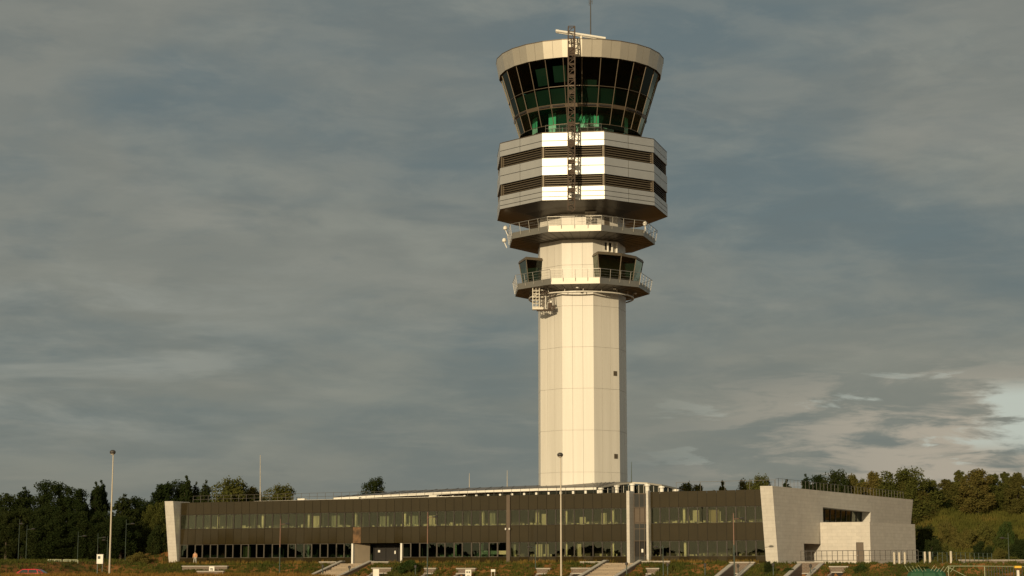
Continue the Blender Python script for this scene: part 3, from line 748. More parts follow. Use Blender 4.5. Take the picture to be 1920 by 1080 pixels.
# pale partitions and furniture seen behind the lower glazing
for a0, a1, r_, z1 in ((-42, -31, 6.6, zm0), (-3, 8, 6.2, zm0 - .5), (9, 19, 6.9, zm0 - .7), (-24, -20, 6.0, zm0 - 1.), (60, 70, 6.8, zm0), (-75, -62, 6.8, zm0)):
    ip = MB(); ip.hexa([T(R(a0), r_, zg0), T(R(a1), r_, zg0), T(R(a1), r_ - .1, zg0), T(R(a0), r_ - .1, zg0)], [T(R(a0), r_, z1), T(R(a1), r_, z1), T(R(a1), r_ - .1, z1), T(R(a0), r_ - .1, z1)]); ip.build('cab_partition', TEAL, tower)
ip = MB()
for k in range(7): a = R(-16 + 5 * k); ip.bar(T(a, 6.9, zg0 + .1), T(a + R(6), 6.7, zm0 - .4), .08)
ip.build('cab_stair', INTP, tower)
for a0, a1 in ((-30, -14), (-12, -4), (20, 55)):
    dk_ = MB(); dk_.hexa([T(R(a0), 6.95, zg0), T(R(a1), 6.95, zg0), T(R(a1), 6.8, zg0), T(R(a0), 6.8, zg0)], [T(R(a0), 6.95, zg0 + 2.6), T(R(a1), 6.95, zg0 + 2.6), T(R(a1), 6.8, zg0 + 2.6), T(R(a0), 6.8, zg0 + 2.6)]); dk_.build('cab_dark_screen', INTD, tower)
for a0, a1, y0, y1 in ((-40, -29, 119, 152), (-24, -13, 118, 149), (1, 12, 146, 160), (48, 58, 125, 158)):
    zz1, zz0 = zf(y0), zf(y1); bl = MB(); r0_, r1_ = rg(zz0) - .9, rg(zz1) - .9
    bl.hexa([T(R(a0), r0_, zz0), T(R(a1), r0_, zz0), T(R(a1), r0_ - .06, zz0), T(R(a0), r0_ - .06, zz0)], [T(R(a0), r1_, zz1), T(R(a1), r1_, zz1), T(R(a1), r1_ - .06, zz1), T(R(a0), r1_ - .06, zz1)]); bl.build('cab_blind', INT, tower)
bl = MB(); ringwall(bl, A27, rg(zm1) - .5, zm1, rg(zm2) - .35, zm2 - .12); bl.build('console_backing', INT, tower)
# brim
rbr0 = rg(zbr0) + .28
br = MB(); facepanels(br, A27, rbr0 + .02, zbr0, rbr1, zbr1, [0, .5, 1], [0, 1], gap=.03, thick=.12); bo = br.build('cab_brim', BRIM, tower)
bi_ = MB(); ringwall(bi_, A27, rbr0 - .1, zbr0 + .01, rbr1 - .1, zbr1 - .02); ringwall(bi_, A27, rbr0 - .02, zbr0 + .02, rbr0 - .7, zbr0 + .0); bi_.build('brim_backing', DARK, bo)
bc = MB(); ringwall(bc, A27, rbr1 + .03, zbr1, rbr1 + .03, zbr1 + .09, .5); bc.build('brim_coping', MULL, bo)
rf = MB()
for i in range(27): rf.add([T(A27[i], rbr1 - .3, zbr1 - .2), T(A27[(i + 1) % 27], rbr1 - .3, zbr1 - .2), Vector((TC.x, TC.y, zbr1 + .25))], [(0, 1, 2)])
rf.build('cab_roof', ZINC, tower)
# surface radar bar on the roof
Yr = 240.0
rbm = MB(); a, b = at(1042.5, 57.5, Yr), at(1135.5, 71.8, Yr)
for (p, q, w) in ((a, b, .34),): rbm.bar(p, q, w, n=10)
dv_ = (b - a).normalized(); rbm.bar(a - dv_ * .05 + Vector((0, 0, -.02)), a + dv_ * .35, .38, n=10); rbm.bar(a + Vector((0, .2, -.16)), b + Vector((0, .2, -.16)), .2)
rbm.build('radar_bar', WHITE, tower)
rp = MB(); q = at(1090, 65.5, Yr); rp.bar((q.x, q.y + .1, zbr1 - .3), (q.x, q.y + .1, q.z), .45, .3, n=10); rp.bar((q.x - .8, q.y + .1, zbr1 + .1), (q.x, q.y + .1, q.z - .1), .14); rp.box((q.x, q.y + .1, zbr1 + .25), (.9, .9, .35)); rp.build('radar_pedestal', PALE, tower)
Ym = 243.; q0, q1 = at(1107.5, 70, Ym), at(1107.3, -14, Ym)
am = MB(); am.bar(q0, q1, .17, .11, n=8)
for k, (dx, z) in enumerate(((.28, -.5), (-.28, -.7), (.2, -1.3), (-.2, -1.5))): c = q1 + Vector((dx, 0, z)); am.bar(q1 + Vector((0, 0, z)), c, .04); am.bar(c - Vector((0, 0, .35)), c + Vector((0, 0, .45)), .07)
am.build('antenna_mast', DKRAIL, tower)
# access truss standing in front of cab and box
Yt0, Yt1 = 232.75, 233.5
ztb = zy(394, Yt0); ztt = zy(49, Yt0)
def tx(z): return xat(lerp(1071.3, 1071.6, (z - ztb) / (ztt - ztb)), 233, z)
tm = MB(); hw = .43
cn = lambda i, z: Vector((tx(z) + (-hw if i in (0, 3) else hw), Yt0 if i < 2 else Yt1, z))
nb = 34
for i in range(4): tm.bar(cn(i, ztb), cn(i, ztt), .13)
for k in range(nb + 1):
    z = lerp(ztb, ztt, k / nb)
    for i in range(4): tm.bar(cn(i, z), cn((i + 1) % 4, z), .08)
    if k < nb:
        z2 = lerp(ztb, ztt, (k + 1) / nb)
        for i in ((0, 1) if k % 2 else (1, 0)),: tm.bar(cn(i[0], z), cn(i[1], z2), .075)
        tm.bar(cn(1, z), cn(2, z2), .045); tm.bar(cn(3, z), cn(0, z2), .045)
to = tm.build('access_truss', TRUSS, tower)
bxm = MB()
for y0, y1 in ((262, 275), (299, 306), (318, 327), (352, 360), (370, 372), (88, 104), (118, 122), (140, 146), (168, 176), (228, 236)):
    za, zc = zy(y1, Yt0), zy(y0, Yt0); bxm.box((tx(za), (Yt0 + Yt1) / 2, (za + zc) / 2), (.78, .66, zc - za))
bxm.build('truss_platform', TRUSS, to)
sb = MB()
for y in (255, 285, 320, 360, 395 - 8): 
    z = zy(y, Yt1); sb.bar((tx(z) + .3, Yt1, z), (tx(z) + .3, Yt1 + 1.1, z), .06); sb.bar((tx(z) - .3, Yt1, z), (tx(z) - .3, Yt1 + 1.1, z), .06)
sb.build('truss_bracket', TRUSS, to)
# loudhailers / domes on upper deck corners
for (px, py, Y) in ((947.5, 427, 246), (945.5, 450, 246), (1209.5, 419, 240.5)):
    q = at(px, py, Y); m = MB(); m.lathe(q - Vector((0, 0, .35)), [(.08, 0), (.28, .12), (.3, .35), (.2, .55), (.05, .62)], 12)
    m.bar(q - Vector((0, 0, .3)), Vector((q.x + (.35 if px < 1000 else .1), q.y, q.z - 1.1)), .09)
    m.build('camera_dome', WHITE, d2)
# door, ladder cage and small equipment on the decks
m = MB(); q, t, nv = on_face(1, .55, rs, z21 + .95, .05); m.box(q, (.8, .08, 1.95), math.atan2(t.y, t.x)); m.build('deck_door', LOUV, d2)
m = MB(); q, t, nv = on_face(0, .95, rs, 0, .55)
for sx in (-.45, 0, .45): m.bar(q + t * sx + Vector((0, 0, z21)), q + t * sx + Vector((0, 0, z21 + 2.3)), .05)
for k in range(5): m.bar(q - t * .45 + Vector((0, 0, z21 + .4 * k + .5)), q + t * .45 + Vector((0, 0, z21 + .4 * k + .5)), .04)
m.box(q + Vector((0, 0, z21 + 2.3)), (1.5, .5, .12), math.atan2(t.y, t.x)); m.build('deck_ladder', PALE, d2)
m = MB()
for u in (.55, .72, .9):
    q, t, nv = on_face(1, u, rs, z10 + (z20 - z10) * .82, .25); m.lathe(q - Vector((0, 0, .7)), [(.14, 0), (.14, 1.3)], 10)
m.build('service_pipe', WHITE, tower)
m = MB(); q, t, nv = on_face(1, .62, rs, z10 + (z20 - z10) * .83, .02); m.box(q, (1.2, .06, 1.0), math.atan2(t.y, t.x)); m.build('pipe_recess', DARK, tower)
# two canted observation cabins on the lower deck
def cabin(a0, a1, steps, name_lbl, zt, depth_out=2.9, flip=False):
    angs = [lerp(a0, a1, i / steps) for i in range(steps + 1)]
    rb_, rt_ = rs + 1.75, rs + 2.35
    zb_, fs_ = z11 + .02, []
    outer_b = [T(R(a), rb_, zb_) for a in angs]; outer_t = [T(R(a) + (R(-3) if i == 0 else R(3) if i == steps else 0), rt_, zt) for i, a in enumerate(angs)]
    ib0, ib1 = T(R(a0), rs - .3, zb_), T(R(a1), rs - .3, zb_); it0, it1 = T(R(a0 - 3), rs - .3, zt), T(R(a1 + 3), rs - .3, zt)
    bot = [ib0] + outer_b + [ib1]; top = [it0] + outer_t + [it1]
    fr = MB()
    for i in range(len(bot)):
        fr.bar(bot[i], top[i], .10)
        if i < len(bot) - 1:
            fr.bar(bot[i], bot[i + 1], .16); fr.bar(top[i], top[i + 1], .2)
    fr.add(top, [tuple(range(len(top)))]); up = [p + Vector((0, 0, .28)) for p in top]
    fr.hexa(top, up)
    cab = fr.build('observation_cabin', LOUV, tower, label=name_lbl)
    g = MB()
    for i in range(1 if True else 0, len(bot) - 2): g.quad(bot[i], bot[i + 1], top[i + 1], top[i])
    g.quad(bot[0], bot[1], top[1], top[0]); g.quad(bot[-2], bot[-1], top[-1], top[-2]); g.build('cabin_glazing', GLP, cab)
    ins = MB()
    for i in range(1, len(bot) - 2):
        a, b = bot[i].lerp(bot[0], .35), bot[i + 1].lerp(bot[-1], .35); ins.quad(a, b, b + Vector((0, 0, .9)), a + Vector((0, 0, .9)))
    c = (bot[0] + bot[-1]) / 2; 
    for k in range(4):
        q = bot[1].lerp(bot[-2], .2 + k * .2).lerp(c, .15); ins.box(q + Vector((0, 0, .55)), (.35, .3, .6 + .2 * (k % 2)))
    ins.build('cabin_furniture', INTP, cab)
cabin(16, 80, 3, 'glazed observation cabin on the right side of the lower deck', zy(480, 240.5) - .1)
cabin(-112, -66, 2, 'glazed observation cabin on the left side of the lower deck', zy(494, 246))
# maintenance cradle hanging below the lower deck (its own thing)
gq = T(R(-47), 8.15, 0); zc0, zc1 = zy(577, gq.y), zy(541, gq.y)
gx = xat(1005, gq.y, zc0)
cr = thing('maintenance_cradle', (gx, gq.y, zc0), 'pale lattice maintenance cradle with hoist hanging under the left front of the lower deck', 'cradle')
m = MB(); w2 = .43; q = [Vector((gx + a * w2, gq.y + b * w2, 0)) for a, b in ((-1, -1), (1, -1), (1, 1), (-1, 1))]
Z = lambda v, z: Vector((v.x, v.y, z))
for v in q: m.bar(Z(v, zc0), Z(v, zc1), .085)
m.bar(Z((q[0] + q[1]) / 2, zc0), Z((q[0] + q[1]) / 2, zc1), .06)
for k in range(6):
    z = lerp(zc0, zc1, (k + .3) / 6)
    for i in range(4): m.bar(Z(q[i], z), Z(q[(i + 1) % 4], z), .065)
m.build('cage', PALE, cr)
m = MB(); m.prism([v[:2] for v in [q[0] + Vector((-.06, -.06, 0)), q[1] + Vector((.5, -.06, 0)), q[2] + Vector((.5, .06, 0)), q[3] + Vector((-.06, .06, 0))]], zc0 - .28, zc0); m.build('tray', PALE, cr)
m = MB(); hx = xat(1026, gq.y - .2, zc0); base = Vector((hx, gq.y - .1, zc0))
m.box(base + Vector((-.3, 0, -.35)), (2.2, .7, .18)); m.box(base + Vector((.35, 0, .2)), (.5, .5, .75)); m.box(base + Vector((.85, 0, 0)), (.35, .4, .5))
for dx in (-.5, -.15, .3, .65, .95): m.bar(base + Vector((dx, 0, .1)), base + Vector((dx * .8, .4, zc1 - zc0)), .07 if dx > 0 else .11)
m.bar(base + Vector((-1.0, .1, 1.9)), base + Vector((1.0, .2, 2.1)), .12); m.bar(base + Vector((-1.0, .1, 1.4)), base + Vector((-.3, .1, 2.4)), .09); m.bar(base + Vector((-1.2, .1, .1)), base + Vector((.3, .1, .9)), .07)
m.build('hoist', TRUSS, cr)
m = MB(); m.lathe(base + Vector((.5, -.3, .55)), [(.05, 0), (.2, .05), (.2, .3), (.05, .35)], 10); m.bar(base + Vector((-.2, -.2, -.2)), base + Vector((-.2, -.2, 1.5)), .1); m.build('winch_drum', WHITE, cr)

# ------------------------------------------------------------------ bank: stairs, stair wells, walls
def gz(x, y): return ground_z(x, y, False)
def stairs(px0, px1, label):
    s0, s1 = s_of(px0, 6.4, 0), s_of(px1, 6.4, 0); c = P((s0 + s1) / 2, 6.4, 0)
    r = thing('stone_stairs', tuple(c), label, 'stairs')
    n = 13; m = MB(); d0, d1 = 6.3, 14.6
    for k in range(n):
        da, db = lerp(d0, d1, k / n), lerp(d0, d1, (k + 1) / n); z = lerp(.05, LOW + .1, (k + .0) / n) + .06
        m.prism([P(s0, da, 0)[:2], P(s1, da, 0)[:2], P(s1, db, 0)[:2], P(s0, db, 0)[:2]][::-1], LOW - .3, z)
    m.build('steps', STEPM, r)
    for a, b in ((s0 - .42, s0 - .01), (s1 + .01, s1 + .42)):
        m = MB(); pts = [(5.6, .38), (6.2, .38), (14.8, LOW + .42)]
        for (da, za), (db, zb2) in zip(pts[:-1], pts[1:]):
            m.hexa([P(a, da, za - .9), P(b, da, za - .9), P(b, db, zb2 - .9), P(a, db, zb2 - .9)], [P(a, da, za), P(b, da, za), P(b, db, zb2), P(a, db, zb2)])
        p_ = m.build('parapet', BRICK, r)
        m = MB()
        for (da, za), (db, zb2) in zip(pts[:-1], pts[1:]):
            m.hexa([P(a - .03, da, za), P(b + .03, da, za), P(b + .03, db, zb2), P(a - .03, db, zb2)], [P(a - .03, da, za + .1), P(b + .03, da, za + .1), P(b + .03, db, zb2 + .1), P(a - .03, db, zb2 + .1)])
        m.build('coping', CONC, p_)
stairs(641, 690, 'wide stone stairs climbing to the dark entrance recess, left of the two flights')
stairs(1137, 1196, 'wide stone stairs climbing to the two pale fins, right of the two flights')
def brick_wall(name, pa, pb, h, th, label, cat, coping=True, group=None, drop=1.2):
    pa, pb = Vector(pa), Vector(pb); t = (pb - pa); ln = math.hypot(t.x, t.y); an = math.atan2(t.y, t.x); c = (pa + pb) / 2
    r = thing(name, (c.x, c.y, c.z), label, cat, group)
    nv = Vector((t.y, -t.x, 0)).normalized() * th / 2
    m = MB(); D0 = Vector((0, 0, -drop)); H = Vector((0, 0, h)); m.hexa([pa + nv + D0, pb + nv + D0, pb - nv + D0, pa - nv + D0], [pa + nv + H, pb + nv + H, pb - nv + H, pa - nv + H]); m.build('brickwork', BRICK, r)
    e = t.normalized() * .06; nv *= 1.3; H2 = H + Vector((0, 0, .11))
    m = MB(); m.hexa([pa - e + nv + H, pb + e + nv + H, pb + e - nv + H, pa - e - nv + H], [pa - e + nv + H2, pb + e + nv + H2, pb + e - nv + H2, pa - e - nv + H2]); m.build('coping', CONC, r)
    return r
def well(px0, px1, ytop, d, label, big=False):
    """brick stair well sunk in the bank: back wall with coping, two side walls with sloping copings"""
    z = zy(ytop, P(s_of((px0 + px1) / 2, d), d, 0).y) - .11
    s0, s1 = s_of(px0, d, z), s_of(px1, d, z)
    hh = 1.15 if big else .5
    r = brick_wall('stair_well', P(s0, d, z - hh), P(s1, d, z - hh), hh, .3, label, 'brick wall', drop=.0)
    m = MB(); m.hexa([P(s0 - .05, d - .1, z - hh - .12), P(s1 + .05, d - .1, z - hh - .12), P(s1 + .05, d + .3, z - hh - .12), P(s0 - .05, d + .3, z - hh - .12)][::-1], [P(s0 - .05, d - .1, z - hh), P(s1 + .05, d - .1, z - hh), P(s1 + .05, d + .3, z - hh), P(s0 - .05, d + .3, z - hh)][::-1]); m.build('lintel', CONC, r)
    w = .26 if big else .15; fl = 0. if big else .35; dd0, dd1 = d + .16, d + (8 if big else 2.4)
    za = z - .06 - (0 if big else hh); zb2 = z - (2.1 if big else hh + .75)
    for s in (s0 + w, s1 - w):
        k = fl if s > (s0 + s1) / 2 else -fl
        q = [P(s - w, dd0, 0), P(s + w, dd0, 0), P(s + w + k, dd1, 0), P(s - w + k, dd1, 0)]; zz = (za, za, zb2, zb2)
        lo_ = [Vector((v.x, v.y, -2.3)) for v in q]; mi = [Vector((v.x, v.y, t - .12)) for v, t in zip(q, zz)]; hi_ = [Vector((v.x, v.y, t)) for v, t in zip(q, zz)]
        m = MB(); m.hexa(lo_[::-1], mi[::-1]); sw = m.build('side_wall', BRICK, r)
        m = MB(); m.hexa(mi[::-1], hi_[::-1]); m.build('coping', CONC, sw)
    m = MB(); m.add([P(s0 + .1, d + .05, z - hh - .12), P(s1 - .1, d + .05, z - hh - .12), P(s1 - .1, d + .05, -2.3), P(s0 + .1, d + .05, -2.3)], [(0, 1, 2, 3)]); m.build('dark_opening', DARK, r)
well(1369, 1415, 1053.5, 7.0, 'large brick stair well with sloping stone sides below the right end of the glass front', True)
well(1496, 1545, 1053.0, 7.0, 'large brick stair well with sloping stone sides in front of the stone block', True)
well(698, 734, 1064.5, 9.5, 'brick wall box behind the white board right of the left stairs')
well(797, 818, 1064.8, 9.5, 'small brick well in the bank, narrow one just right of the slim lamp pole')
well(857, 892, 1065, 9.5, 'small brick well in the bank behind the board with two dark squares')
well(1007, 1032, 1065, 9.5, 'small brick well in the bank left of the tall cream lamp post')
well(1072, 1108, 1064.5, 9.5, 'brick well in the bank touching the left side of the right stairs')
well(1213, 1236, 1065, 9.5, 'small brick well in the bank right of the right stairs')
well(1556, 1590, 1061.5, 8.5, 'brick well in the bank right of the two large stair wells')
def low_wall(px0, px1, y, d, h, label):
    z = zy(y, P(s_of(px0, d), d, 0).y); brick_wall('low_wall', P(s_of(px0, d, z), d, z - h), P(s_of(px1, d, z), d, z - h), h, .3, label, 'wall')
low_wall(600, 631, 1054.5, 6.2, .45, 'short brick wall at the head of the left stairs, on their left')
low_wall(697, 729, 1054.5, 6.2, .45, 'short brick wall at the head of the left stairs, on their right')
low_wall(1089, 1136, 1054.5, 6.2, .45, 'brick wall at the head of the right stairs, on their left')
low_wall(1202, 1256, 1053.5, 6.2, .45, 'brick wall at the head of the right stairs, on their right')
low_wall(343, 427, 1062.5, 9.0, .7, 'long low brick wall near the left end of the building, behind a white sign')
low_wall(371, 420, 1072.0, 12.5, .35, 'low pale kerb wall below the long brick wall at the left')

# terrace railing in front of the stone block
rt_ = thing('terrace_railing', tuple(P(L + 12, 5.3, 0)), 'dark steel railing on the terrace in front of the stone block', 'railing')
def pxd(px, d, z=0): return P(s_of(px, d, z), d, z)
m = MB(); A_, B_ = pxd(1502, 5.4), pxd(1722, 5.4); 
za_, zb_ = zy(1052, A_.y), zy(1050.5, B_.y); A_.z = max(.03, za_); B_.z = max(.03, zb_)
n = 22
for i in range(n + 1): q = A_.lerp(B_, i / n); m.bar(q, q + Vector((0, 0, 1.1)), .055)
m.build('post', DKRAIL, rt_)
m = MB(); Vz = lambda z: Vector((0, 0, z)); m.bar(A_ + Vz(1.12), B_ + Vz(1.12), .06); m.bar(A_ + Vz(.55), B_ + Vz(.55), .04); m.bar(A_ + Vz(.06), B_ + Vz(.06), .05); m.build('rail', DKRAIL, rt_)
m = MB(); A2, B2 = pxd(1722, 3.0), pxd(1860, -16.); A2.z = .03; B2.z = ground_z(B2.x, B2.y)
far = thing('wire_fence', tuple(A2), 'thin dark wire fence right of the stone block, behind the cream posts', 'fence')
n = 16
for i in range(n + 1): q = A2.lerp(B2, i / n); m.bar(q - Vz(.3), q + Vz(1.3), .06)
m.build('post', POLEG, far); m = MB()
for z in (.1, .5, .9, 1.28): m.bar(A2 + Vz(z), B2 + Vz(z), .025)
m.build('wire', POLEG, far)
# cream bollard posts
for px, d, y0, y1, lab in ((1677, 7, 1035.5, 1053, 'short cream post, leftmost of the three in front of the stone block'), (1686.5, 7, 1035.5, 1053, 'short cream post, middle one of the three in front of the stone block'), (1697, 7, 1035.5, 1053.5, 'short cream post, rightmost of the three in front of the stone block'),
                      (1734.7, 2, 1034.5, 1053, 'short cream post just right of the stone block'), (1744, 2, 1034.5, 1053.5, 'short cream post, second one right of the stone block'), (1783.5, 2, 1033.5, 1053, 'short cream post standing alone further right beyond the stone block')):
    q = pxd(px, d); zt2 = zy(y0, q.y); z0 = min(zy(y1, q.y), ground_z(q.x, q.y)) - .05
    m = MB(); m.bar((q.x, q.y, z0), (q.x, q.y, zt2 - .04), .27, n=12); m.lathe((q.x, q.y, zt2 - .06), [(.14, 0), (.12, .05), (.05, .08)], 12)
    tag(m.build('bollard', POLEC), lab, 'bollard', 'cream posts near the stone block')
# long low wall on the right with descending ramp coping
qa, qb = at(1800, 1051, 226), at(1990, 1051.2, 215)
brick_wall('low_wall', (qa.x, qa.y, qa.z - 1.0), (qb.x, qb.y, qb.z - 1.0), 1.0, .35, 'long low brick wall with pale coping at the far right edge', 'wall', drop=1.5)
m = MB(); pts = [at(1803, 1052.3, 222), at(1840, 1062, 212), at(1905, 1079, 203)]
for a, b in zip(pts[:-1], pts[1:]): m.hexa([a - Vz(.5), b - Vz(.5), b + Vector((.35, .1, -.5)), a + Vector((.35, .1, -.5))], [a, b, b + Vector((.35, .1, 0)), a + Vector((.35, .1, 0))])
tag(m.build('ramp_kerb', CONC), 'pale sloping kerb running down in front of the right-hand low wall', 'kerb')
# gate and bar fence at bottom right, closer to the camera
Yg = 150.
g0_ = at(1778, 1061.5, Yg); g1_ = at(1846, 1061.5, Yg - 3); bz = LOW - .1
gt = thing('metal_gate', (g0_.x, g0_.y, bz), 'pale green tubular gate frame with a diagonal brace at bottom right', 'gate')
m = MB(); m.bar((g0_.x, g0_.y, bz), g0_, .075, n=8); m.bar(g0_, g1_, .07, n=8); m.bar((g1_.x, g1_.y, bz), g1_, .075, n=8); m.build('gate_frame', GATEP, gt)
m = MB(); m.bar(g0_ + Vector((0, 0, -.1)), Vector((g1_.x, g1_.y, bz + .2)), .05, n=6); m.build('brace', GATEP, gt)
fs = thing('bar_fence', (g1_.x, g1_.y, bz), 'dark vertical bar fence running off the right edge', 'fence')
m = MB(); h1_ = at(1935, 1062.5, Yg - 10)
for i in range(17): q = g1_.lerp(h1_, (i + .5) / 17); m.bar((q.x, q.y, bz - .1), q + Vz(.02), .045)
m.build('bar', DKRAIL, fs); m = MB(); m.bar(g1_, h1_, .06); m.bar((g1_.x, g1_.y, bz + .2), (h1_.x, h1_.y, bz + .2), .06); m.build('rail', GATEP, fs)
q = at(1908, 1061, Yg - 12); yp = thing('gate_post_light', (q.x, q.y, bz), 'white control post with a yellow cap at the right edge', 'control post')
m = MB(); m.box((q.x, q.y, (bz + q.z - .75) / 2), (.22, .22, q.z - .75 - bz)); m.box((q.x, q.y, q.z - .62), (.17, .17, .6)); m.build('column', WHITE, yp); m = MB(); m.box((q.x, q.y, q.z - .08), (.5, .3, .16)); m.build('cap', YEL, yp)
# green tarpaulin heap with canes
q = at(1738, 1066, 195); gn = thing('covered_heap', (q.x, q.y, gz(q.x, q.y)), 'green covered heap fanned with pale canes below the stone block', 'heap')
m = MB(); gb = gz(q.x, q.y) - .3
for (dx, w) in ((-1.0, 1.3), (.2, 1.5), (1.1, 1.1)): m.lathe((q.x + dx, q.y, gb), [(w, 0), (w * .98, (q.z - gb) * .4), (w * .75, (q.z - gb) * .75), (w * .3, (q.z - gb) * .95), (.05, (q.z - gb))], 10)
m.build('tarpaulin', GNET, gn)
m = MB()
for k in range(13):
    x0 = q.x - 2. + k * .36; ln = random.uniform(.35, .8); s_ = -1 if k < 6 else 1
    m.bar((x0, q.y - .6, q.z - .35), (x0 + s_ * ln * .7, q.y - .7, q.z - .35 + ln), .035)
m.build('cane', GATEP, gn)

# ------------------------------------------------------------------ lamp posts
def tall_lamp(px, py, Y, label, lean=0.):
    q = at(px, py, Y); zb2 = gz(q.x, q.y) - .1
    r = thing('tall_lamp_post', (q.x - lean, q.y, zb2), label, 'lamp post', 'tall cream lamp posts')
    m = MB(); m.bar((q.x - lean, q.y, zb2), (q.x - lean * .3, q.y, (zb2 + q.z * 2) / 3), .17, .13, n=12); m.bar((q.x - lean * .3, q.y, (zb2 + q.z * 2) / 3), (q.x, q.y, q.z - .1), .12, .09, n=12)
    m.lathe((q.x - lean, q.y, zb2), [(.28, 0), (.28, .5), (.15, .6)], 12); m.build('pole', POLEC, r, smooth=False)
    m = MB(); m.lathe((q.x - .05, q.y, q.z - .2), [(.08, -.1), (.22, -.02), (.27, .1), (.24, .22), (.12, .3), (.02, .32)], 16); m.build('lamp_head', LAMPD, r, smooth=True)
    m = MB(); m.lathe((q.x - .05, q.y, q.z - .28), [(.06, -.06), (.16, 0), (.2, .06)], 14); m.build('lamp_glass', PALE, r)
tall_lamp(212.5, 846, 163, 'tall cream lamp post with drum head, left of the building before the dark wood')
tall_lamp(1051.3, 851, 163, 'tall cream lamp post with a dark round head, standing in front of the tower')
def arm_lamp(px, ytop, d=None, Y=None, arm=.9, label='', two=False, mat=None, w=.13, hz=.35):
    if Y is None: Y = pxd(px, d).y
    q = at(px, ytop, Y); zb2 = gz(q.x, q.y) - .1
    r = thing('street_lamp', (q.x, q.y, zb2), label, 'street lamp', 'slim street lamps with a side arm')
    m = MB(); zm = lerp(zb2, q.z, .55); m.bar((q.x, q.y, zb2), (q.x, q.y, zm), w * 1.15, w, n=8); m.build('lower_pole', POLEG, r)
    m = MB(); m.bar((q.x, q.y, zm), q, w * .95, w * .7, n=8); m.bar(q - Vz(.3 + hz), (q.x + arm, q.y - .1, q.z - .25 - hz), .06, n=6); m.build('upper_pole', mat or POLER, r)
    m = MB(); c = Vector((q.x + arm, q.y - .1, q.z - .25 - hz)); m.lathe(c, [(.06, -.07), (.3, -.05), (.33, .02), (.18, .1), (.03, .12)], 12); m.build('lamp_head', LAMPD, r)
arm_lamp(526, 973, d=15, label='slim street lamp in front of the left part of the glass front')
arm_lamp(802, 960, d=15, label='slim street lamp in front of the facade, just right of the entrance recess')
arm_lamp(1375, 962, d=14, label='slim street lamp before the right end of the glass front, beside the pale end wall')
arm_lamp(1243, 1022, d=12, arm=-.8, label='short street lamp with its arm to the left, right of the right stairs', w=.1, hz=0, mat=POLEG)
arm_lamp(1004, 1022, d=9, arm=-.7, label='short dark street lamp with arm to the left, left of the cream lamp post', w=.1, hz=0, mat=POLEG)
for px, y, Yl, arm, lab in ((37, 974, 250, .0, 'thin bare pole at the far left in front of the dark wood'), (51, 984, 262, .9, 'thin street lamp before the dark wood, second pole from the left edge'), (147, 997, 258, .9, 'thin street lamp in the middle of the dark left wood'),
                        (184, 1000, 262, .9, 'thin street lamp before the dark wood, behind the white cabinet'), (202, 1005, 268, -.5, 'faint street lamp just left of the tall lamp post'), (237, 974, 255, .9, 'thin street lamp between the tall cream lamp post and the building'),
                        (1890, 1000, 238, -.8, 'thin dark street lamp before the orange slope at the right edge')):
    arm_lamp(px, y, Y=Yl, arm=arm or .25, label=lab, w=.075, mat=POLEG)
# small garden lights: short dark bollard lights on the bank
for px, y, lab in ((605, 1066, 'left of the left stairs'), (655, 1068, 'on the left stairs'), (779, 1067, 'under the slim lamp pole'), (1175, 1062, 'on the right stairs'), (1196 + 56, 1064, 'right of the right stairs'), (1322, 1064, 'in the weeds below the right glass front'), (1384, 1066, 'in front of the left large stair well'), (1520, 1066, 'in front of the right large stair well'), (1450, 1064, 'between the two large stair wells')):
    q = pxd(px, 11.5, -1); b = gz(q.x, q.y); q.z = zy(y, q.y)
    o = thing('bollard_light', (q.x, q.y, b), 'short dark green bollard light ' + lab, 'bollard light', 'short bollard lights on the bank')
    m = MB(); m.bar((q.x, q.y, b - .2), (q.x, q.y, q.z + .1), .12, n=8); m.build('post', POLEG, o); m = MB(); m.lathe((q.x, q.y, q.z + .1), [(.07, 0), (.15, .05), (.17, .3), (.06, .4)], 10); m.build('light_head', LAMPD, o)

# ------------------------------------------------------------------ signs, cabinet, person, car, barrier
def board(px, py0, py1, wpx, Y, label, marks=(), cat='sign', name='sign_board'):
    a, b = at(px - wpx / 2, py0, Y), at(px + wpx / 2, py1, Y); w = b.x - a.x; h = a.z - b.z; c = (a + b) / 2; gr = gz(c.x, Y) - .1
    r = thing(name, (c.x, c.y, gr), label, cat)
    m = MB(); m.box((c.x, Y, c.z), (w, .06, h)); bo_ = m.build('board', WHITE, r)
    m = MB(); 
    for sx in (-.38, .38): m.bar((c.x + sx * w, Y + .06, gr), (c.x + sx * w, Y + .06, a.z - .05), .07)
    m.build('post', STEEL, r)
    if marks:
        m = MB()
        for (u, v, mw, mh) in marks: m.box((c.x + (u - .5) * w, Y - .036, c.z + (v - .5) * h), (mw * w, .012, mh * h))
        m.build('marking', INK, bo_)
board(397, 1062, 1074, 9.5, pxd(397, 12).y, 'white sign with a small dark symbol in front of the long low brick wall', ((.45, .62, .5, .16), (.62, .42, .12, .45), (.36, .42, .1, .3)))
board(705, 1067, 1084, 11, pxd(705, 13).y, 'blank white board at the foot of the left stairs')
board(878, 1068, 1083, 11, pxd(878, 13).y, 'white sign with two dark squares in the bank', ((.3, .68, .24, .2), (.68, .68, .24, .2), (.5, .3, .5, .05), (.5, .2, .4, .04)))
board(924.5, 1067.5, 1072, 8, pxd(924, 12).y, 'small blank white plate lying low in the bank')
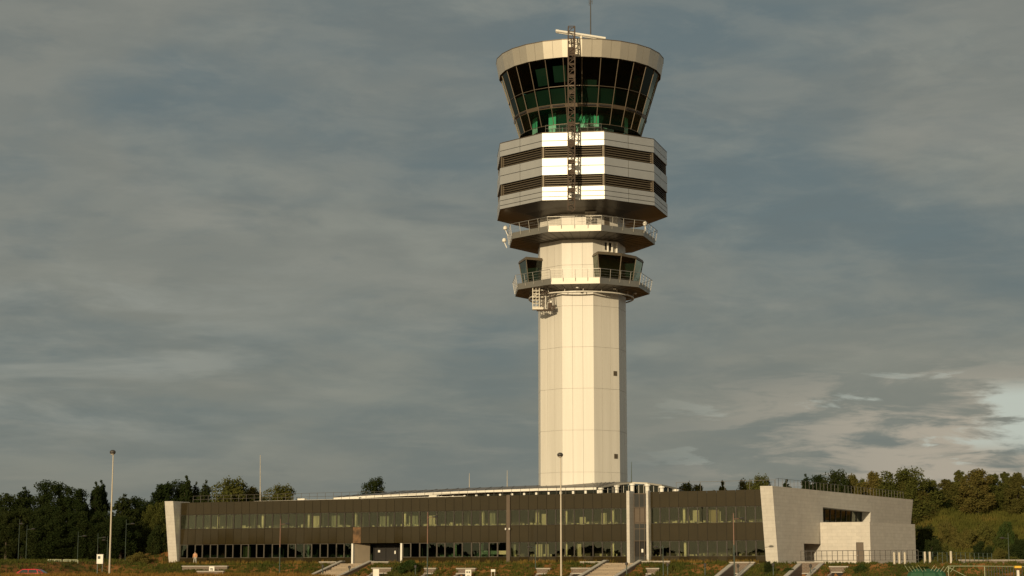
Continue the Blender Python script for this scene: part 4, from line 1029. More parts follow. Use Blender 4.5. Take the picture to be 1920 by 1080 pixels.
# white cabinet on the left
YC = 235.; q = at(188, 1040, YC); b_ = at(188, 1057, YC); gr = gz(q.x, YC)
cb_ = thing('utility_cabinet', (q.x, YC, gr), 'white cabinet with a small dark window, in the grass before the dark wood', 'cabinet')
w = 11.5 / F * YC; m = MB(); m.box((q.x, YC, (q.z + b_.z) / 2), (w, .35, q.z - b_.z)); m.box((q.x, YC, q.z + .02), (w + .06, .42, .05)); bo_ = m.build('housing', WHITE, cb_)
m = MB(); m.box((q.x - .1, YC - .2, q.z - .35), (.3, .06, .34)); m.build('window', INK, bo_)
m = MB(); 
for sx in (-.4, .4): m.bar((q.x + sx * w, YC, gr - .1), (q.x + sx * w, YC, b_.z), .08)
m.build('leg', POLEG, cb_)
# barrier rail before the wood
A3, B3 = at(90, 1049.5, 246), at(146, 1050.0, 246)
gd = thing('guard_rail', ((A3.x + B3.x) / 2, 246, gz(A3.x, 246)), 'pale metal guard rail in two lengths before the dark wood', 'guard rail')
m = MB(); 
for t0, t1 in ((0, .45), (.5, 1)): a, b = A3.lerp(B3, t0), A3.lerp(B3, t1); m.bar(a, b, .10); m.bar(a - Vz(.16), b - Vz(.16), .07)
m.build('rail', GATEP, gd); m = MB()
for t in (0, .22, .44, .52, .75, 1): q = A3.lerp(B3, t); m.bar((q.x, q.y + .05, gz(q.x, q.y) - .1), q, .09)
m.build('post', GATEP, gd)
# person: one continuous skinned body, coat and trousers as clothing
def skin_obj(name, pts, edges, rad, mat, parent, root=0, sub=2):
    me = bpy.data.meshes.new(name); off = ROOT[parent.name]
    me.from_pydata([tuple(Vector(p)) for p in pts], edges, []); me.materials.append(mat)
    o = bpy.data.objects.new(name, me); COL.objects.link(o); o.parent = parent
    md = o.modifiers.new('s', 'SKIN'); lay = me.skin_vertices[0].data
    for i, r_ in enumerate(rad): lay[i].radius = (r_, r_) if not isinstance(r_, tuple) else r_; lay[i].use_root = (i == root)
    md.use_smooth_shade = True; sb_ = o.modifiers.new('u', 'SUBSURF'); sb_.levels = sb_.render_levels = sub
    return o
q = at(365.5, 1058, pxd(365, 3.2).y); pz = .03
per = thing('person', (q.x, q.y, pz), 'person in a salmon jacket and pale trousers walking along the foot of the glass front', 'person')
PT = [(0, 0, .95), (0, 0, 1.12), (0, .01, 1.3), (0, .01, 1.46), (0, 0, 1.53), (-.02, -.01, 1.60), (-.03, -.01, 1.72),
      (.10, 0, .90), (.14, -.10, .50), (.17, -.02, .09), (.20, -.16, .04),
      (-.10, 0, .90), (-.15, .05, .50), (-.24, .16, .12), (-.25, .04, .05),
      (.19, .01, 1.42), (.25, -.03, 1.14), (.21, -.16, .92), (.20, -.20, .84), (-.19, .01, 1.42), (-.25, .05, 1.14), (-.27, .0, .91), (-.27, -.02, .82)]
ED = [(0, 1), (1, 2), (2, 3), (3, 4), (4, 5), (5, 6), (0, 7), (7, 8), (8, 9), (9, 10), (0, 11), (11, 12), (12, 13), (13, 14), (3, 15), (15, 16), (16, 17), (17, 18), (3, 19), (19, 20), (20, 21), (21, 22)]
RD = [.13, .12, .14, .11, .055, .085, .085, .085, .06, .045, .04, .085, .06, .045, .04, .06, .045, .032, .035, .06, .045, .032, .035]
body = skin_obj('body', PT, ED, RD, SKIN, per)
skin_obj('jacket', [PT[i] for i in (0, 1, 2, 3, 15, 16, 17, 19, 20, 21)], [(0, 1), (1, 2), (2, 3), (3, 4), (4, 5), (5, 6), (3, 7), (7, 8), (8, 9)], [.18, .17, .18, .15, .085, .07, .055, .085, .07, .055], COAT, per)
skin_obj('trousers', [(0, 0, .93)] + [PT[i] for i in (7, 8, 9, 11, 12, 13)], [(0, 1), (1, 2), (2, 3), (0, 4), (4, 5), (5, 6)], [.15, .105, .085, .07, .105, .085, .07], TROU, per)
m = MB(); ox, oy = q.x - .03, q.y - .0; m.lathe((ox, oy + .015, pz + 1.66), [(.09, -.02), (.108, .05), (.1, .12), (.05, .17), (.01, .18)], 12); m.build('hair', HAIR, per, smooth=True)
# red hatchback behind the grass
q = at(66, 1066.5, 188); cz = LOW + .07; ht = q.z - cz
car = thing('parked_car', (q.x, 188, cz), 'red hatchback half hidden behind the dry grass at the left', 'car')
prof = [(-2.0, .28), (2.0, .28), (2.08, .62), (1.95, .85), (1.15, 1.0), (.55, 1.42), (.1, 1.5), (-1.1, 1.48), (-1.72, 1.1), (-2.02, .95), (-2.05, .5)]
k = ht / 1.5
def carpos(x, y, z): return Vector((q.x + x, 188 + y, cz + z * k))
def section(w): return [(x * .98, w * (1 if z < 1.0 else lerp(1, .8, (z - 1.0) / .5)), z) for x, z in prof]
m = MB(); sec = section(.86); n = len(sec)
m.add([carpos(x, -y, z) for x, y, z in sec] + [carpos(x, y, z) for x, y, z in sec], [tuple(range(n))[::-1], tuple(range(n, 2 * n))] + [(i, (i + 1) % n, n + (i + 1) % n, n + i) for i in range(n)])
bo_ = m.build('body', REDC, car)
bv = bo_.modifiers.new('b', 'BEVEL'); bv.width = .06; bv.segments = 3
for y in (-1, 1):
    for xs_ in (((-1.5, 1.08), (-.55, 1.08), (-.55, 1.40), (-1.1, 1.40)), ((-.47, 1.08), (.45, 1.08), (.3, 1.40), (-.47, 1.40)), ((.53, 1.08), (.98, 1.05), (.52, 1.36), (.40, 1.38))):
        m = MB(); m.add([carpos(x, y * (.86 * lerp(1, .8, max(0, z - 1.0) / .5) + .012), z) for x, z in xs_], [(0, 1, 2, 3)]); m.build('side_window', CGL, car)
    for x in (-1.25, 1.28):
        m = MB(); m.bar(carpos(x, y * .70, .31), carpos(x, y * .88, .31), .62, n=20); wh = m.build('wheel', TYRE, car); m = MB(); m.bar(carpos(x, y * .88, .31), carpos(x, y * .895, .31), .38, n=14); m.build('rim', RIM, wh)
m = MB(); m.add([carpos(.62, -.68, 1.37), carpos(1.12, -.78, 1.03), carpos(1.12, .78, 1.03), carpos(.62, .68, 1.37)], [(0, 1, 2, 3)]); m.build('windscreen', CGL, car)
for y in (-.62, .62): m = MB(); m.box(carpos(1.98, y, .72), (.12, .34, .16)); m.build('headlight', WHITE, car)

# ------------------------------------------------------------------ vegetation
def leaf_cloud(centers, radii, n_each, size, squash=.8):
    """many small leaf-cluster faces round clump centres"""
    V = []; 
    for c, r_, n in zip(centers, radii, n_each):
        d = rng.normal(size=(n, 3)); d /= np.linalg.norm(d, axis=1)[:, None]
        rad = r_ * (rng.random(n) ** .45 * (1 + .45 * (rng.random(n) < .12) * rng.random(n)))[:, None]
        p = np.array(c) + d * rad * np.array([1, 1, squash])
        V.append(p)
    Pn = np.concatenate(V); n = len(Pn)
    a = rng.normal(size=(n, 3)); a /= np.linalg.norm(a, axis=1)[:, None]
    b = rng.normal(size=(n, 3)); b -= (a * b).sum(1)[:, None] * a; b /= np.linalg.norm(b, axis=1)[:, None]
    sz = size * (.55 + .95 * rng.random(n))[:, None]
    q = np.stack([Pn - a * sz, Pn + b * sz * .55, Pn + a * sz, Pn - b * sz * .55], 1).reshape(-1, 3)
    return q, n
def crown_mesh(name, kind, h, w, leaves, mat, size=.26):
    cs, rs_, ns = [], [], []
    ncl = {'round': 100, 'tall': 52, 'shrub': 40, 'birch': 84}[kind]
    for i in range(ncl):
        t = rng.random()
        if kind == 'round':
            z = .18 + .82 * t ** .85; rad = w * .5 * math.sqrt(max(.02, 1 - ((z - .55) / .5) ** 2)) if z > .55 else w * .5 * (.65 + .35 * (z / .55))
        elif kind == 'birch':
            z = .10 + .88 * t; rad = w * .5 * (1 - ((z - .38) / .68) ** 2) * 1.0 if z > .38 else w * .5 * (.7 + .3 * z / .38)
        elif kind == 'tall':
            z = .12 + .90 * t; rad = w * .5 * max(.07, max(0., 1 - z) ** .5 * 1.15) * (.75 + .4 * rng.random())
        else:
            z = .05 + .85 * t; rad = w * .5 * math.sqrt(max(.03, 1 - z ** 2))
        an = rng.random() * 2 * pi; rr_ = rad * math.sqrt(rng.random()) * (.8 + .5 * rng.random())
        cs.append((rr_ * cos(an), rr_ * sin(an), z * h)); r0 = (.10 + .12 * rng.random()) * w * (1.2 - .62 * z) * (1.05 if kind != 'tall' else .95); rs_.append(r0); ns.append(r0 ** 2)
    # a few wispy leader shoots that break the outline
    for i in range(15 if kind != 'shrub' else 6):
        an = rng.random() * 2 * pi; rr_ = w * .36 * rng.random() ** .7; zz_ = h * (1.03 - .10 * rng.random() - .36 * (rr_ / (w * .36)) ** 1.6)
        for j in range(3): cs.append((rr_ * cos(an), rr_ * sin(an), zz_ - j * .05 * h)); r0 = w * (.03 + .028 * j); rs_.append(r0); ns.append(r0 ** 2 * 1.5)
    ns = np.array(ns); ns = np.maximum(12, ns / ns.sum() * leaves).astype(int)
    q, n = leaf_cloud(cs, rs_, ns, size, {'round': 1.15, 'birch': 1.5, 'tall': 1.25, 'shrub': .9}[kind])
    me = bpy.data.meshes.new(name); me.vertices.add(len(q)); me.vertices.foreach_set('co', q.ravel())
    me.loops.add(4 * n); me.loops.foreach_set('vertex_index', np.arange(4 * n, dtype=np.int32))
    me.polygons.add(n); me.polygons.foreach_set('loop_start', np.arange(0, 4 * n, 4, dtype=np.int32))
    me.update(calc_edges=True); me.validate(); me.materials.append(mat)
    return me, cs
def trunk_mesh(name, h, w, cs):
    m = MB(); k = h * .028
    pts = [Vector((0, 0, -.8)), Vector((.1, .05, h * .3)), Vector((-.08, .1, h * .6)), Vector((.05, 0, h * .86))]
    for i in range(3): m.bar(pts[i], pts[i + 1], k * 2 * (1 - i * .28), k * 2 * (1 - (i + 1) * .28), n=7)
    for c in random.sample(cs, min(9, len(cs))):
        t = min(.85, max(.15, c[2] / h * .7)); b = Vector((0, 0, t * h)); m.bar(b, Vector(c) * .92, k * .6, k * .15, n=5)
    return m.mesh(name, BARK)
VAR = {}
def variants():
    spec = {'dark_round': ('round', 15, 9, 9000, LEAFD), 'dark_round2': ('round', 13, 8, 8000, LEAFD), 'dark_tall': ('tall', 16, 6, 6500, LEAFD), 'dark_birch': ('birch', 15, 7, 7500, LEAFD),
            'olive_round': ('round', 14, 9, 9000, LEAFM), 'olive_birch': ('birch', 14, 6.5, 7500, LEAFM), 'olive_birch2': ('birch', 15, 6, 7500, LEAFA), 'olive_tall': ('tall', 14, 5.0, 5500, LEAFM), 'autumn_round': ('round', 12, 7, 7500, LEAFA),
            'small_tall': ('tall', 10, 3.6, 3500, LEAFM),
            'shrub_green': ('shrub', 4, 5, 4000, LEAFS), 'shrub_olive': ('shrub', 4, 5.5, 4200, LEAFM), 'shrub_dark': ('shrub', 5, 6, 4500, LEAFD), 'shrub_autumn': ('shrub', 3, 4.5, 3500, LEAFA)}
    for k, (kind, h, w, n, mat) in spec.items():
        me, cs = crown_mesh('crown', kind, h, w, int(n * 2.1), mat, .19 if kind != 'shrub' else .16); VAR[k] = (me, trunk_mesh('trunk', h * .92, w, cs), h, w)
variants()
def tree(var, px, ytop, Y, wpx=None, label='', group='trees', hscale=None, name='tree', cat='tree', sink=0.):
    me, tk, h, w = VAR[var]
    z0 = 0; x = xat(px, Y, 5); g = ground_z(x, Y, False) - sink
    top = zy(ytop, Y); sz = (top - g) / h; sw = (wpx / F * Y) / w * 1.0 if wpx else sz
    r = thing(name, (x, Y, g), label, cat, group)
    r.rotation_euler = (0, 0, random.uniform(0, 6.28)); r.scale = (sw, sw, sz)
    for nm, mm in (('crown', me), ('trunk', tk)):
        o = bpy.data.objects.new(nm, mm); COL.objects.link(o); o.parent = r
GW = 'trees of the dark wood on the left'
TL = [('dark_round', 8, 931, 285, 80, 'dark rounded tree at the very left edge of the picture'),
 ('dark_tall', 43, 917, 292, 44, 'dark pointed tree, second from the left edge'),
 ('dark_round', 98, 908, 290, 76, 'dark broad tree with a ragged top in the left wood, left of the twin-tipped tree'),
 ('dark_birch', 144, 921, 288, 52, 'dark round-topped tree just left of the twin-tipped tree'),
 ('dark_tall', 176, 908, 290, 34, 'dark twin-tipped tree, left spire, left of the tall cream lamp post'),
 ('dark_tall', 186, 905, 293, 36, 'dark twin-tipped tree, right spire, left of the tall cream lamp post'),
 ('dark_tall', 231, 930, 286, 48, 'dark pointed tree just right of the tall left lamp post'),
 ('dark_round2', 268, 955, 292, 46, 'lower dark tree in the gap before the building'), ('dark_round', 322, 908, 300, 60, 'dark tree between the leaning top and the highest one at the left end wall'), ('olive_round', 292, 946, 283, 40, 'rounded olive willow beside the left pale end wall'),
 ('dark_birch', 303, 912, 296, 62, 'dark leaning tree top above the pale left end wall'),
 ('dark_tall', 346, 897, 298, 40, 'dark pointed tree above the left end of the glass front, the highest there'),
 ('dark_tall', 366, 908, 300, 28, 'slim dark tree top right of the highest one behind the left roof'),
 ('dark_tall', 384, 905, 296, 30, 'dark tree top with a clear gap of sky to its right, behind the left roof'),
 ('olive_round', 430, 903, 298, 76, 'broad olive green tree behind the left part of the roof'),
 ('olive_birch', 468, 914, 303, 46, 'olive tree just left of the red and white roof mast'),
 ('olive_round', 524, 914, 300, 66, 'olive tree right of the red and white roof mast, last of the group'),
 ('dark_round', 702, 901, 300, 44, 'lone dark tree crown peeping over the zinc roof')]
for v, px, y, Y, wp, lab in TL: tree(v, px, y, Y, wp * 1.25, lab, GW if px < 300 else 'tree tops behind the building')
TR = [('olive_birch', 1288, 906, 300, 30, 'small olive tree top just right of the rotunda'), ('olive_birch', 1310, 909, 304, 26, 'small olive tree top, second right of the rotunda'), ('small_tall', 1356, 905, 300, 16, 'single small pointed tree top above the right glass front'),
 ('olive_round', 1402, 905, 304, 36, 'loose olive tree left of the pale end wall'), ('olive_round', 1426, 897, 300, 44, 'loose olive tree just behind the pale end wall'),
 ('dark_tall', 1478, 903, 305, 30, 'small dark tree top above the left part of the stone block'), ('dark_tall', 1513, 893, 303, 26, 'slim dark spire tree behind the stone block roof'), ('dark_birch', 1535, 895, 305, 34, 'dark tree top right of the slim spire behind the stone block'),
 ('dark_round2', 1568, 889, 302, 40, 'dense dark tree top over the middle of the stone block'), ('dark_tall', 1584, 893, 298, 28, 'very dark narrow tree right of the dense dark one'), ('olive_birch2', 1603, 893, 302, 30, 'yellowish tree top over the ribbon window'),
 ('olive_birch', 1622, 899, 306, 24, 'small thin tree top between two taller ones over the stone block'), ('olive_birch2', 1643, 888, 300, 38, 'tall airy tree top over the right part of the stone block'), ('olive_birch', 1667, 905, 304, 30, 'low olive tree top left of the big broad tree'),
 ('olive_round', 1700, 882, 292, 84, 'big broad olive tree behind the right corner of the stone block'), ('dark_birch', 1737, 905, 296, 42, 'dark tree in the dip right of the big broad tree'), ('olive_birch', 1752, 901, 300, 24, 'thin tree top in the dip right of the big broad tree'),
 ('olive_birch2', 1779, 900, 296, 42, 'olive brown tree left of the pointed one on the right hill'), ('olive_tall', 1803, 883, 294, 34, 'pointed tree rising highest on the right hill'), ('olive_birch2', 1835, 882, 290, 58, 'broad brownish tree right of the pointed one on the right hill'),
 ('olive_birch', 1866, 889, 292, 42, 'olive tree between the broad brownish tree and the right edge'), ('olive_tall', 1888, 886, 294, 32, 'pointed tree second from the right edge on the hill'), ('olive_birch2', 1910, 888, 290, 40, 'brownish tree at the right edge of the picture'), ('olive_birch', 1945, 880, 294, 50, 'tree partly cut by the right edge of the picture')]
for v, px, y, Y, wp, lab in TR: tree(v, px, y, Y, wp * (1.5 if px < 1680 else 1.15), lab, 'trees on the right hill and behind the stone block')
# fuller lower woodland, rows in front of and behind the silhouette trees
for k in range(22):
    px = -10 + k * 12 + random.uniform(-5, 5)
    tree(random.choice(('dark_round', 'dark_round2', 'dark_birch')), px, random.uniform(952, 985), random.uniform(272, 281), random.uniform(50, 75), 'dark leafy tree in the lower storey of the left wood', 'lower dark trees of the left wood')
for k in range(10):
    px = 250 + k * 33 + random.uniform(-6, 6)
    tree(random.choice(('dark_round2', 'dark_birch')), px, random.uniform(930, 948), random.uniform(296, 306), random.uniform(50, 70), 'dark tree filling the row behind the left roof', 'filling trees behind the left roof')
for k in range(15):
    px = 1690 + k * 18 + random.uniform(-6, 6)
    tree(random.choice(('olive_round', 'olive_birch', 'dark_birch', 'olive_birch2')), px, random.uniform(903, 925), random.uniform(290, 297), random.uniform(40, 62), 'olive brown tree in the lower row of the right hill', 'lower trees of the right hill')
for k in range(9):
    px = 1290 + k * 46 + random.uniform(-8, 8)
    tree('olive_birch', px, random.uniform(918, 926), random.uniform(306, 312), random.uniform(24, 40), 'faint tree top barely showing over the right roof', 'faint tree tops over the right roof')
# shrubs on slopes (countable bushes)
SH = [('shrub_dark', 1733, 985, 268, 50, 'dark bush touching the right end of the stone block'), ('shrub_dark', 1745, 1012, 262, 44, 'dark bush low beside the stone block corner'), ('shrub_olive', 1772, 1008, 264, 44, 'olive bush on the slope above the lone cream post'),
 ('shrub_autumn', 1776, 968, 276, 46, 'rusty bush high on the slope left'), ('shrub_autumn', 1812, 982, 272, 50, 'rusty bush in the middle of the right slope'), ('shrub_olive', 1850, 975, 274, 56, 'broad olive bush on the right slope'), ('shrub_dark', 1838, 1005, 264, 50, 'dark green bush low in the middle of the right slope'),
 ('shrub_green', 1885, 968, 270, 48, 'green bush high near the right edge'), ('shrub_autumn', 1872, 1018, 256, 40, 'rusty bush low near the right lamp'), ('shrub_dark', 1912, 1000, 256, 52, 'large dark bush at the right edge'), ('shrub_autumn', 1798, 1028, 256, 40, 'rusty low bush behind the wire fence'), ('shrub_olive', 1765, 1036, 256, 26, 'small olive bush behind the second cream post'),
 ('shrub_green', 1835, 1036, 250, 34, 'small green bush behind the long right wall'), ('shrub_olive', 1900, 1034, 246, 40, 'olive bush above the long right wall'),
 ('shrub_green', 768, 1050, None, 40, 'rounded green bush in front of the entrance recess'), ('shrub_green', 1612, 1058, None, 24, 'small green bush below the stone block'), ('shrub_green', 1476, 1064, None, 18, 'small green bush between the two large stair wells'),
 ('shrub_dark', 1438, 1052, None, 14, 'tiny dark bush at the foot of the right pale end wall'), ('shrub_autumn', 322, 1054, None, 20, 'small dry bush at the foot of the left pale end wall'), ('shrub_green', 1725, 1062, None, 36, 'green bush beside the covered heap'),
 ('shrub_dark', 296, 985, 262, 40, 'rounded dark bush beside the left pale end wall'), ('shrub_autumn', 262, 1036, 254, 36, 'brownish bush on the mound left of the building')]
for v, px, y, Y, wp, lab in SH:
    if px > 1765 and Y: y += 10; wp *= .8
    if Y is None: Y = pxd(px, 10 if px > 330 else 3).y
    tree(v, px, y, Y, wp, lab, 'bushes around the building', name='bush', cat='bush', sink=.1)
# ground cover masses
def tufts(name, n, samp, hmin, hmax, mat, wid=.05, blades=5, spread=.25):
    V = []; 
    for _ in range(n):
        p = samp()
        if p is None: continue
        x, y = p; g = ground_z(x, y) - .05
        hh = random.uniform(hmin, hmax)
        for b in range(blades):
            a = random.uniform(0, 2 * pi); r_ = random.uniform(0, spread); x0, y0 = x + r_ * cos(a), y + r_ * sin(a)
            t = random.uniform(-.35, .35) * hh; t2 = random.uniform(-.35, .35) * hh; an = random.uniform(0, pi); w = wid * random.uniform(.7, 1.5); cx, cy = cos(an) * w, sin(an) * w
            V += [(x0 - cx, y0 - cy, g), (x0 + cx, y0 + cy, g), (x0 + cx * .6 + t * .5, y0 + cy * .6 + t2 * .5, g + hh * .6), (x0 + t, y0 + t2, g + hh * random.uniform(.8, 1.1))]
    n4 = len(V) // 4; me = bpy.data.meshes.new(name); A = np.array(V)
    me.vertices.add(4 * n4); me.vertices.foreach_set('co', A.ravel()); me.loops.add(4 * n4); me.loops.foreach_set('vertex_index', np.arange(4 * n4, dtype=np.int32))
    me.polygons.add(n4); me.polygons.foreach_set('loop_start', np.arange(0, 4 * n4, 4, dtype=np.int32)); me.update(calc_edges=True); me.materials.append(mat)
    o = bpy.data.objects.new(name, me); COL.objects.link(o); tag(o, kind='stuff'); return o
def inst(s, d):
    for a, b in STB:
        if a < s < b: return True
    return False
STB = [(s_of(640, 6.4, 0) - .6, s_of(690, 6.4, 0) + .6), (s_of(1137, 6.4, 0) - .6, s_of(1196, 6.4, 0) + .6), (s_of(1370, 7, 0), s_of(1414, 7, 0)), (s_of(1497, 7, 0), s_of(1544, 7, 0))]
def samp_bank():
    s = random.uniform(-3, L + 34); d = random.uniform(6.1, 13.5)
    if inst(s, d): return None
    if s > 40 and random.random() < .45 and sin(s * .9) * cos(d + s * .3) > .1: return None
    q = P(s, d, 0); return q.x, q.y
def samp_foot():
    s = random.uniform(0, L); d = random.uniform(.4, 5.5)
    if random.random() < .8 and d < 3.8: return None
    if ENT[0] - 1 < s < ENT[1] + 1 or sB1 - .5 < s < sC0 + .5 or abs(s - s_of(365, 3.2)) < 1.0: return None
    q = P(s, d, 0); return q.x, q.y
def samp_front():
    x = random.uniform(-58, -4); y = random.gauss(147, 9); 
    if y > 175 or y < 118: return None
    return x, y
def samp_left(): 
    x = random.uniform(-85, -44 + random.uniform(0, 6)); y = random.uniform(176, 262); s, d = sd(x, y)
    if s > -3 and d < 12 or (170 < y < 200 and x > -60 and x < -45): return None
    return x, y
def samp_slope():
    x = random.uniform(57, 92); y = random.uniform(256, 292); return x, y
tufts('bank_weeds', 9000, samp_bank, .12, .42, WEED, .05, 6, .3)
tufts('facade_foot_weeds', 2200, samp_foot, .2, .75, WEED, .05, 6, .25)
tufts('tall_dry_grass', 12000, samp_front, .12, .42, DRYG, .02, 6, .2)
def samp_mid():
    x = random.uniform(-62, -12); y = random.uniform(196, 232); s, d = sd(x, y)
    return (x, y) if (d > 14 or s < -3) else None
tufts('dry_meadow', 11000, samp_mid, .2, .6, DRYG, .035, 6, .35)
tufts('meadow_grass', 11000, samp_left, .15, .55, MEAD, .06, 5, .4)
tufts('slope_scrub', 9000, samp_slope, .3, 1.1, SLOPE, .07, 7, .6)
# wood behind the photographer's left, mirrored in the glass front
def wood_back():
    V = []
    for k in range(26):
        x = -250 + k * 7 + random.uniform(-3, 3); y = 175 - (x + 250) * .80 + random.uniform(-8, 8)
        hh = lerp(11.5, 3.4, (k / 25) ** .8) + random.uniform(-1, 1.5)
        for j in range(800):
            a, t = random.uniform(0, 2 * pi), random.random(); rr_ = 8 * math.sqrt(random.random()) * math.sqrt(max(.05, 1 - t * t))
            c = np.array([x + rr_ * cos(a), y + rr_ * sin(a), -3 + hh * t]); u = np.array([random.gauss(0, 1) for _ in range(3)]); v = np.array([random.gauss(0, 1) for _ in range(3)])
            u *= 1.1 / np.linalg.norm(u); v *= 1.1 / np.linalg.norm(v); V += [c - u, c + v, c + u, c - v]
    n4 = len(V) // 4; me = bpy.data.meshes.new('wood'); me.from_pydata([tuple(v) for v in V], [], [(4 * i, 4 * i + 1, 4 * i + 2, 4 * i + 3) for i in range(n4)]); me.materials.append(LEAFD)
    o = bpy.data.objects.new('far_wood', me); COL.objects.link(o); tag(o, kind='stuff')
wood_back()

# ------------------------------------------------------------------ light
SAZ, SEL = R(-22), R(12.5)     # towards the sun, measured from the -Y direction to the left
sun_dir = Vector((sin(SAZ) * cos(SEL), -cos(SAZ) * cos(SEL), sin(SEL)))
sl_ = bpy.data.lights.new('sun', 'SUN'); sl_.energy = 3.7; sl_.angle = R(.5); sl_.color = (1, .79, .50)
so = bpy.data.objects.new('sun', sl_); COL.objects.link(so); so.rotation_euler = sun_dir.to_track_quat('Z', 'Y').to_euler()
w = bpy.data.worlds.new('World'); S.world = w; w.use_nodes = True; nt = w.node_tree; nt.nodes.clear()
out = nt.nodes.new('ShaderNodeOutputWorld'); bg = N(nt, 'ShaderNodeBackground', Strength=.1); nt.links.new(bg.outputs[0], out.inputs[0])
sky = nt.nodes.new('ShaderNodeTexSky'); sky.sky_type = 'NISHITA'; sky.sun_disc = False; sky.sun_elevation = SEL; sky.sun_rotation = math.atan2(sun_dir.x, sun_dir.y); sky.air_density = 1.3; sky.dust_density = 2.5
tc = nt.nodes.new('ShaderNodeTexCoord'); sep = nt.nodes.new('ShaderNodeSeparateXYZ'); nt.links.new(tc.outputs['Generated'], sep.inputs[0])
def M(op, a, b=None, c=None, clamp=False):
    n = nt.nodes.new('ShaderNodeMath'); n.operation = op; n.use_clamp = clamp
    for i, v in enumerate((a, b, c)):
        if v is None: continue
        if isinstance(v, (int, float)): n.inputs[i].default_value = v
        else: nt.links.new(v, n.inputs[i])
    return n.outputs[0]
x_, y_, z_ = sep.outputs
zc_ = M('MAXIMUM', z_, 0.0)
den = M('ADD', zc_, .10)
def cloud(sx, sy, scale, detail, rough, off, dist=0.):
    cb2 = nt.nodes.new('ShaderNodeCombineXYZ'); nt.links.new(M('MULTIPLY', M('DIVIDE', x_, den), sx), cb2.inputs[0]); nt.links.new(M('MULTIPLY', M('DIVIDE', y_, den), sy), cb2.inputs[1]); cb2.inputs[2].default_value = off
    n = N(nt, 'ShaderNodeTexNoise', Scale=scale, Detail=detail, Roughness=rough, Distortion=dist); nt.links.new(cb2.outputs[0], n.inputs[0]); return n.outputs[0]
def mixc(f, a, b):
    n = nt.nodes.new('ShaderNodeMix'); n.data_type = 'RGBA'; nt.links.new(f, n.inputs[0])
    for i, v in ((6, a), (7, b)):
        if isinstance(v, tuple): n.inputs[i].default_value = (*v, 1)
        else: nt.links.new(v, n.inputs[i])
    return n.outputs[2]
def smooth(v, lo, hi):
    n = nt.nodes.new('ShaderNodeMapRange'); n.interpolation_type = 'SMOOTHSTEP'; nt.links.new(v, n.inputs[0]); n.inputs[1].default_value = lo; n.inputs[2].default_value = hi; return n.outputs[0]
# cloud deck: big soft billows (grey / slate), finer streaks, thin broken warm edge low on the right
c1 = cloud(1, 1, .85, 5, .55, 3.1, .4); c2 = cloud(.8, 1.1, 2.6, 7, .6, 7.7, .3); c3 = cloud(1, 1, .45, 3, .5, 12.3)
nd = nt.nodes.new('ShaderNodeMapping'); nd.inputs['Scale'].default_value = (1, 1, 2.6); nt.links.new(tc.outputs['Generated'], nd.inputs[0])
def dirnoise(scale, detail, rough, off, zs=2.6):
    m_ = nt.nodes.new('ShaderNodeMapping'); m_.inputs['Scale'].default_value = (1, 1, zs); m_.inputs['Location'].default_value = (off, off * .7, 0); nt.links.new(tc.outputs['Generated'], m_.inputs[0])
    n = N(nt, 'ShaderNodeTexNoise', Scale=scale, Detail=detail, Roughness=rough, Distortion=.35); nt.links.new(m_.outputs[0], n.inputs[0]); return n.outputs[0]
d1_ = dirnoise(3.6, 6, .55, 2.3); d2_ = dirnoise(8, 6, .55, 6.1, 3.6); d3_ = dirnoise(5.5, 4, .5, 9.4)
base = mixc(smooth(M('ADD', M('MULTIPLY', c1, .5), M('MULTIPLY', d1_, .5)), .41, .58), (1.28, 1.64, 1.72), (2.02, 2.10, 1.86))
base = mixc(M('MULTIPLY', smooth(d3_, .50, .68), .35), base, (1.38, 1.64, 1.62))
base = mixc(M('MULTIPLY', smooth(d2_, .48, .70), .46), base, (2.9, 2.95, 2.5))
base = mixc(M('MULTIPLY', smooth(dirnoise(15, 7, .6, 3.9, 3.2), .42, .66), .30), base, (2.7, 2.7, 2.3))
base = mixc(M('MULTIPLY', smooth(dirnoise(12, 6, .6, 11.9, 3.4), .50, .68), .38), base, (1.25, 1.52, 1.55))
base = mixc(M('MULTIPLY', smooth(c2, .52, .74), .30), base, (3.1, 3.0, 2.55))
# low band: paler and slightly green-grey towards the horizon
base = mixc(M('MULTIPLY', smooth(z_, .16, .02), .45), base, (2.0, 2.12, 1.85))
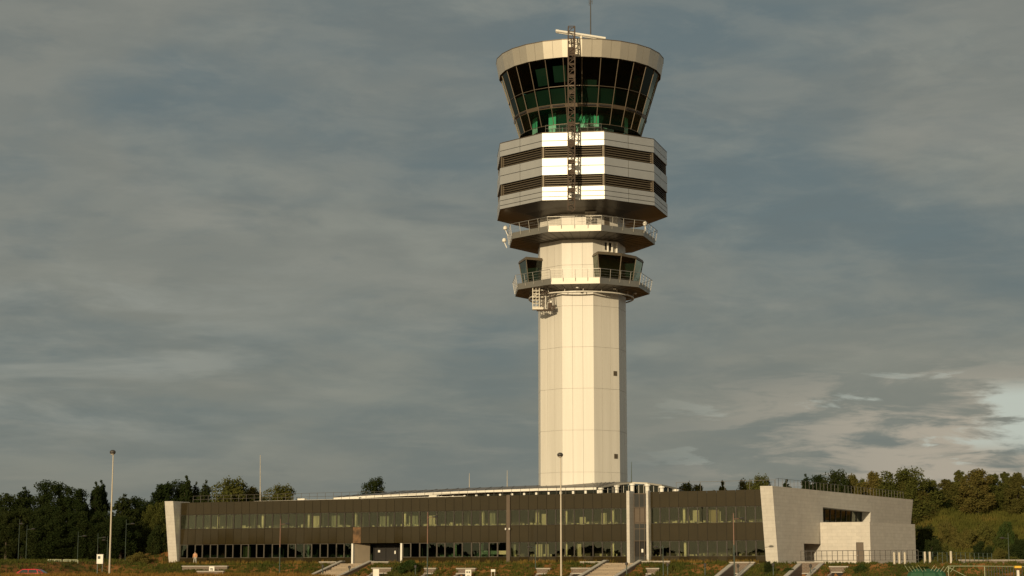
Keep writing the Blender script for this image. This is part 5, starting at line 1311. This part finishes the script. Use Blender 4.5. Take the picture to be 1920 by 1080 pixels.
# brightening near the lower right where the deck thins
az = M('ARCTAN2', x_, y_)
thin = M('MULTIPLY', smooth(az, .04, .24), M('MULTIPLY', smooth(z_, .125, .075), smooth(z_, .02, .05)))
c4 = dirnoise(17, 8, .6, 4.2, 5.)
base = mixc(M('MULTIPLY', thin, smooth(c4, .44, .60)), base, (4.1, 3.65, 2.95))
left = M('MULTIPLY', smooth(az, -.06, -.20), M('MULTIPLY', smooth(z_, .19, .14), smooth(z_, .05, .09)))
base = mixc(M('MULTIPLY', M('MULTIPLY', left, .7), smooth(dirnoise(8, 7, .58, 1.7, 5.5), .40, .66)), base, (3.0, 3.1, 2.75))
gapm = M('MULTIPLY', smooth(M('ADD', az, M('MULTIPLY', M('SUBTRACT', c4, .5), .16)),   .250, .272), M('MULTIPLY', smooth(z_, .102, .09), smooth(z_, .058, .07)))
c5 = dirnoise(13, 7, .6, 8.8, 5.)
gap2 = M('MULTIPLY', thin, smooth(c5, .60, .66))
base = mixc(M('MAXIMUM', gapm, M('MULTIPLY', gap2, .8)), base, (4.9, 5.3, 4.7))
# warm brighter clouds round the sun, behind the photographer
cbv = nt.nodes.new('ShaderNodeVectorMath'); cbv.operation = 'DOT_PRODUCT'; nt.links.new(tc.outputs['Generated'], cbv.inputs[0]); cbv.inputs[1].default_value = sun_dir
base = mixc(M('MULTIPLY', smooth(cbv.outputs['Value'], .0, 1.0), .85), base, (8.2, 6.7, 4.1))
# a little of the clear sky everywhere
mxs = nt.nodes.new('ShaderNodeMix'); mxs.data_type = 'RGBA'; mxs.inputs[0].default_value = .06; nt.links.new(base, mxs.inputs[6]); nt.links.new(sky.outputs[0], mxs.inputs[7])
nt.links.new(mxs.outputs[2], bg.inputs[0])

# ------------------------------------------------------------------ camera and output
cam = bpy.data.cameras.new('camera'); cam.sensor_width = 36; cam.lens = F / 1920 * 36; cam.clip_end = 6000; cam.clip_start = .5
co = bpy.data.objects.new('camera', cam); COL.objects.link(co); co.location = (0, 0, ZE); co.rotation_euler = (pi / 2 + TH, 0, 0); S.camera = co
S.view_settings.view_transform = 'Standard'; S.view_settings.look = 'None'; S.view_settings.exposure = 0; S.view_settings.gamma = 1
S.cycles.max_bounces = 8; S.cycles.transparent_max_bounces = 12; S.cycles.use_denoising = True
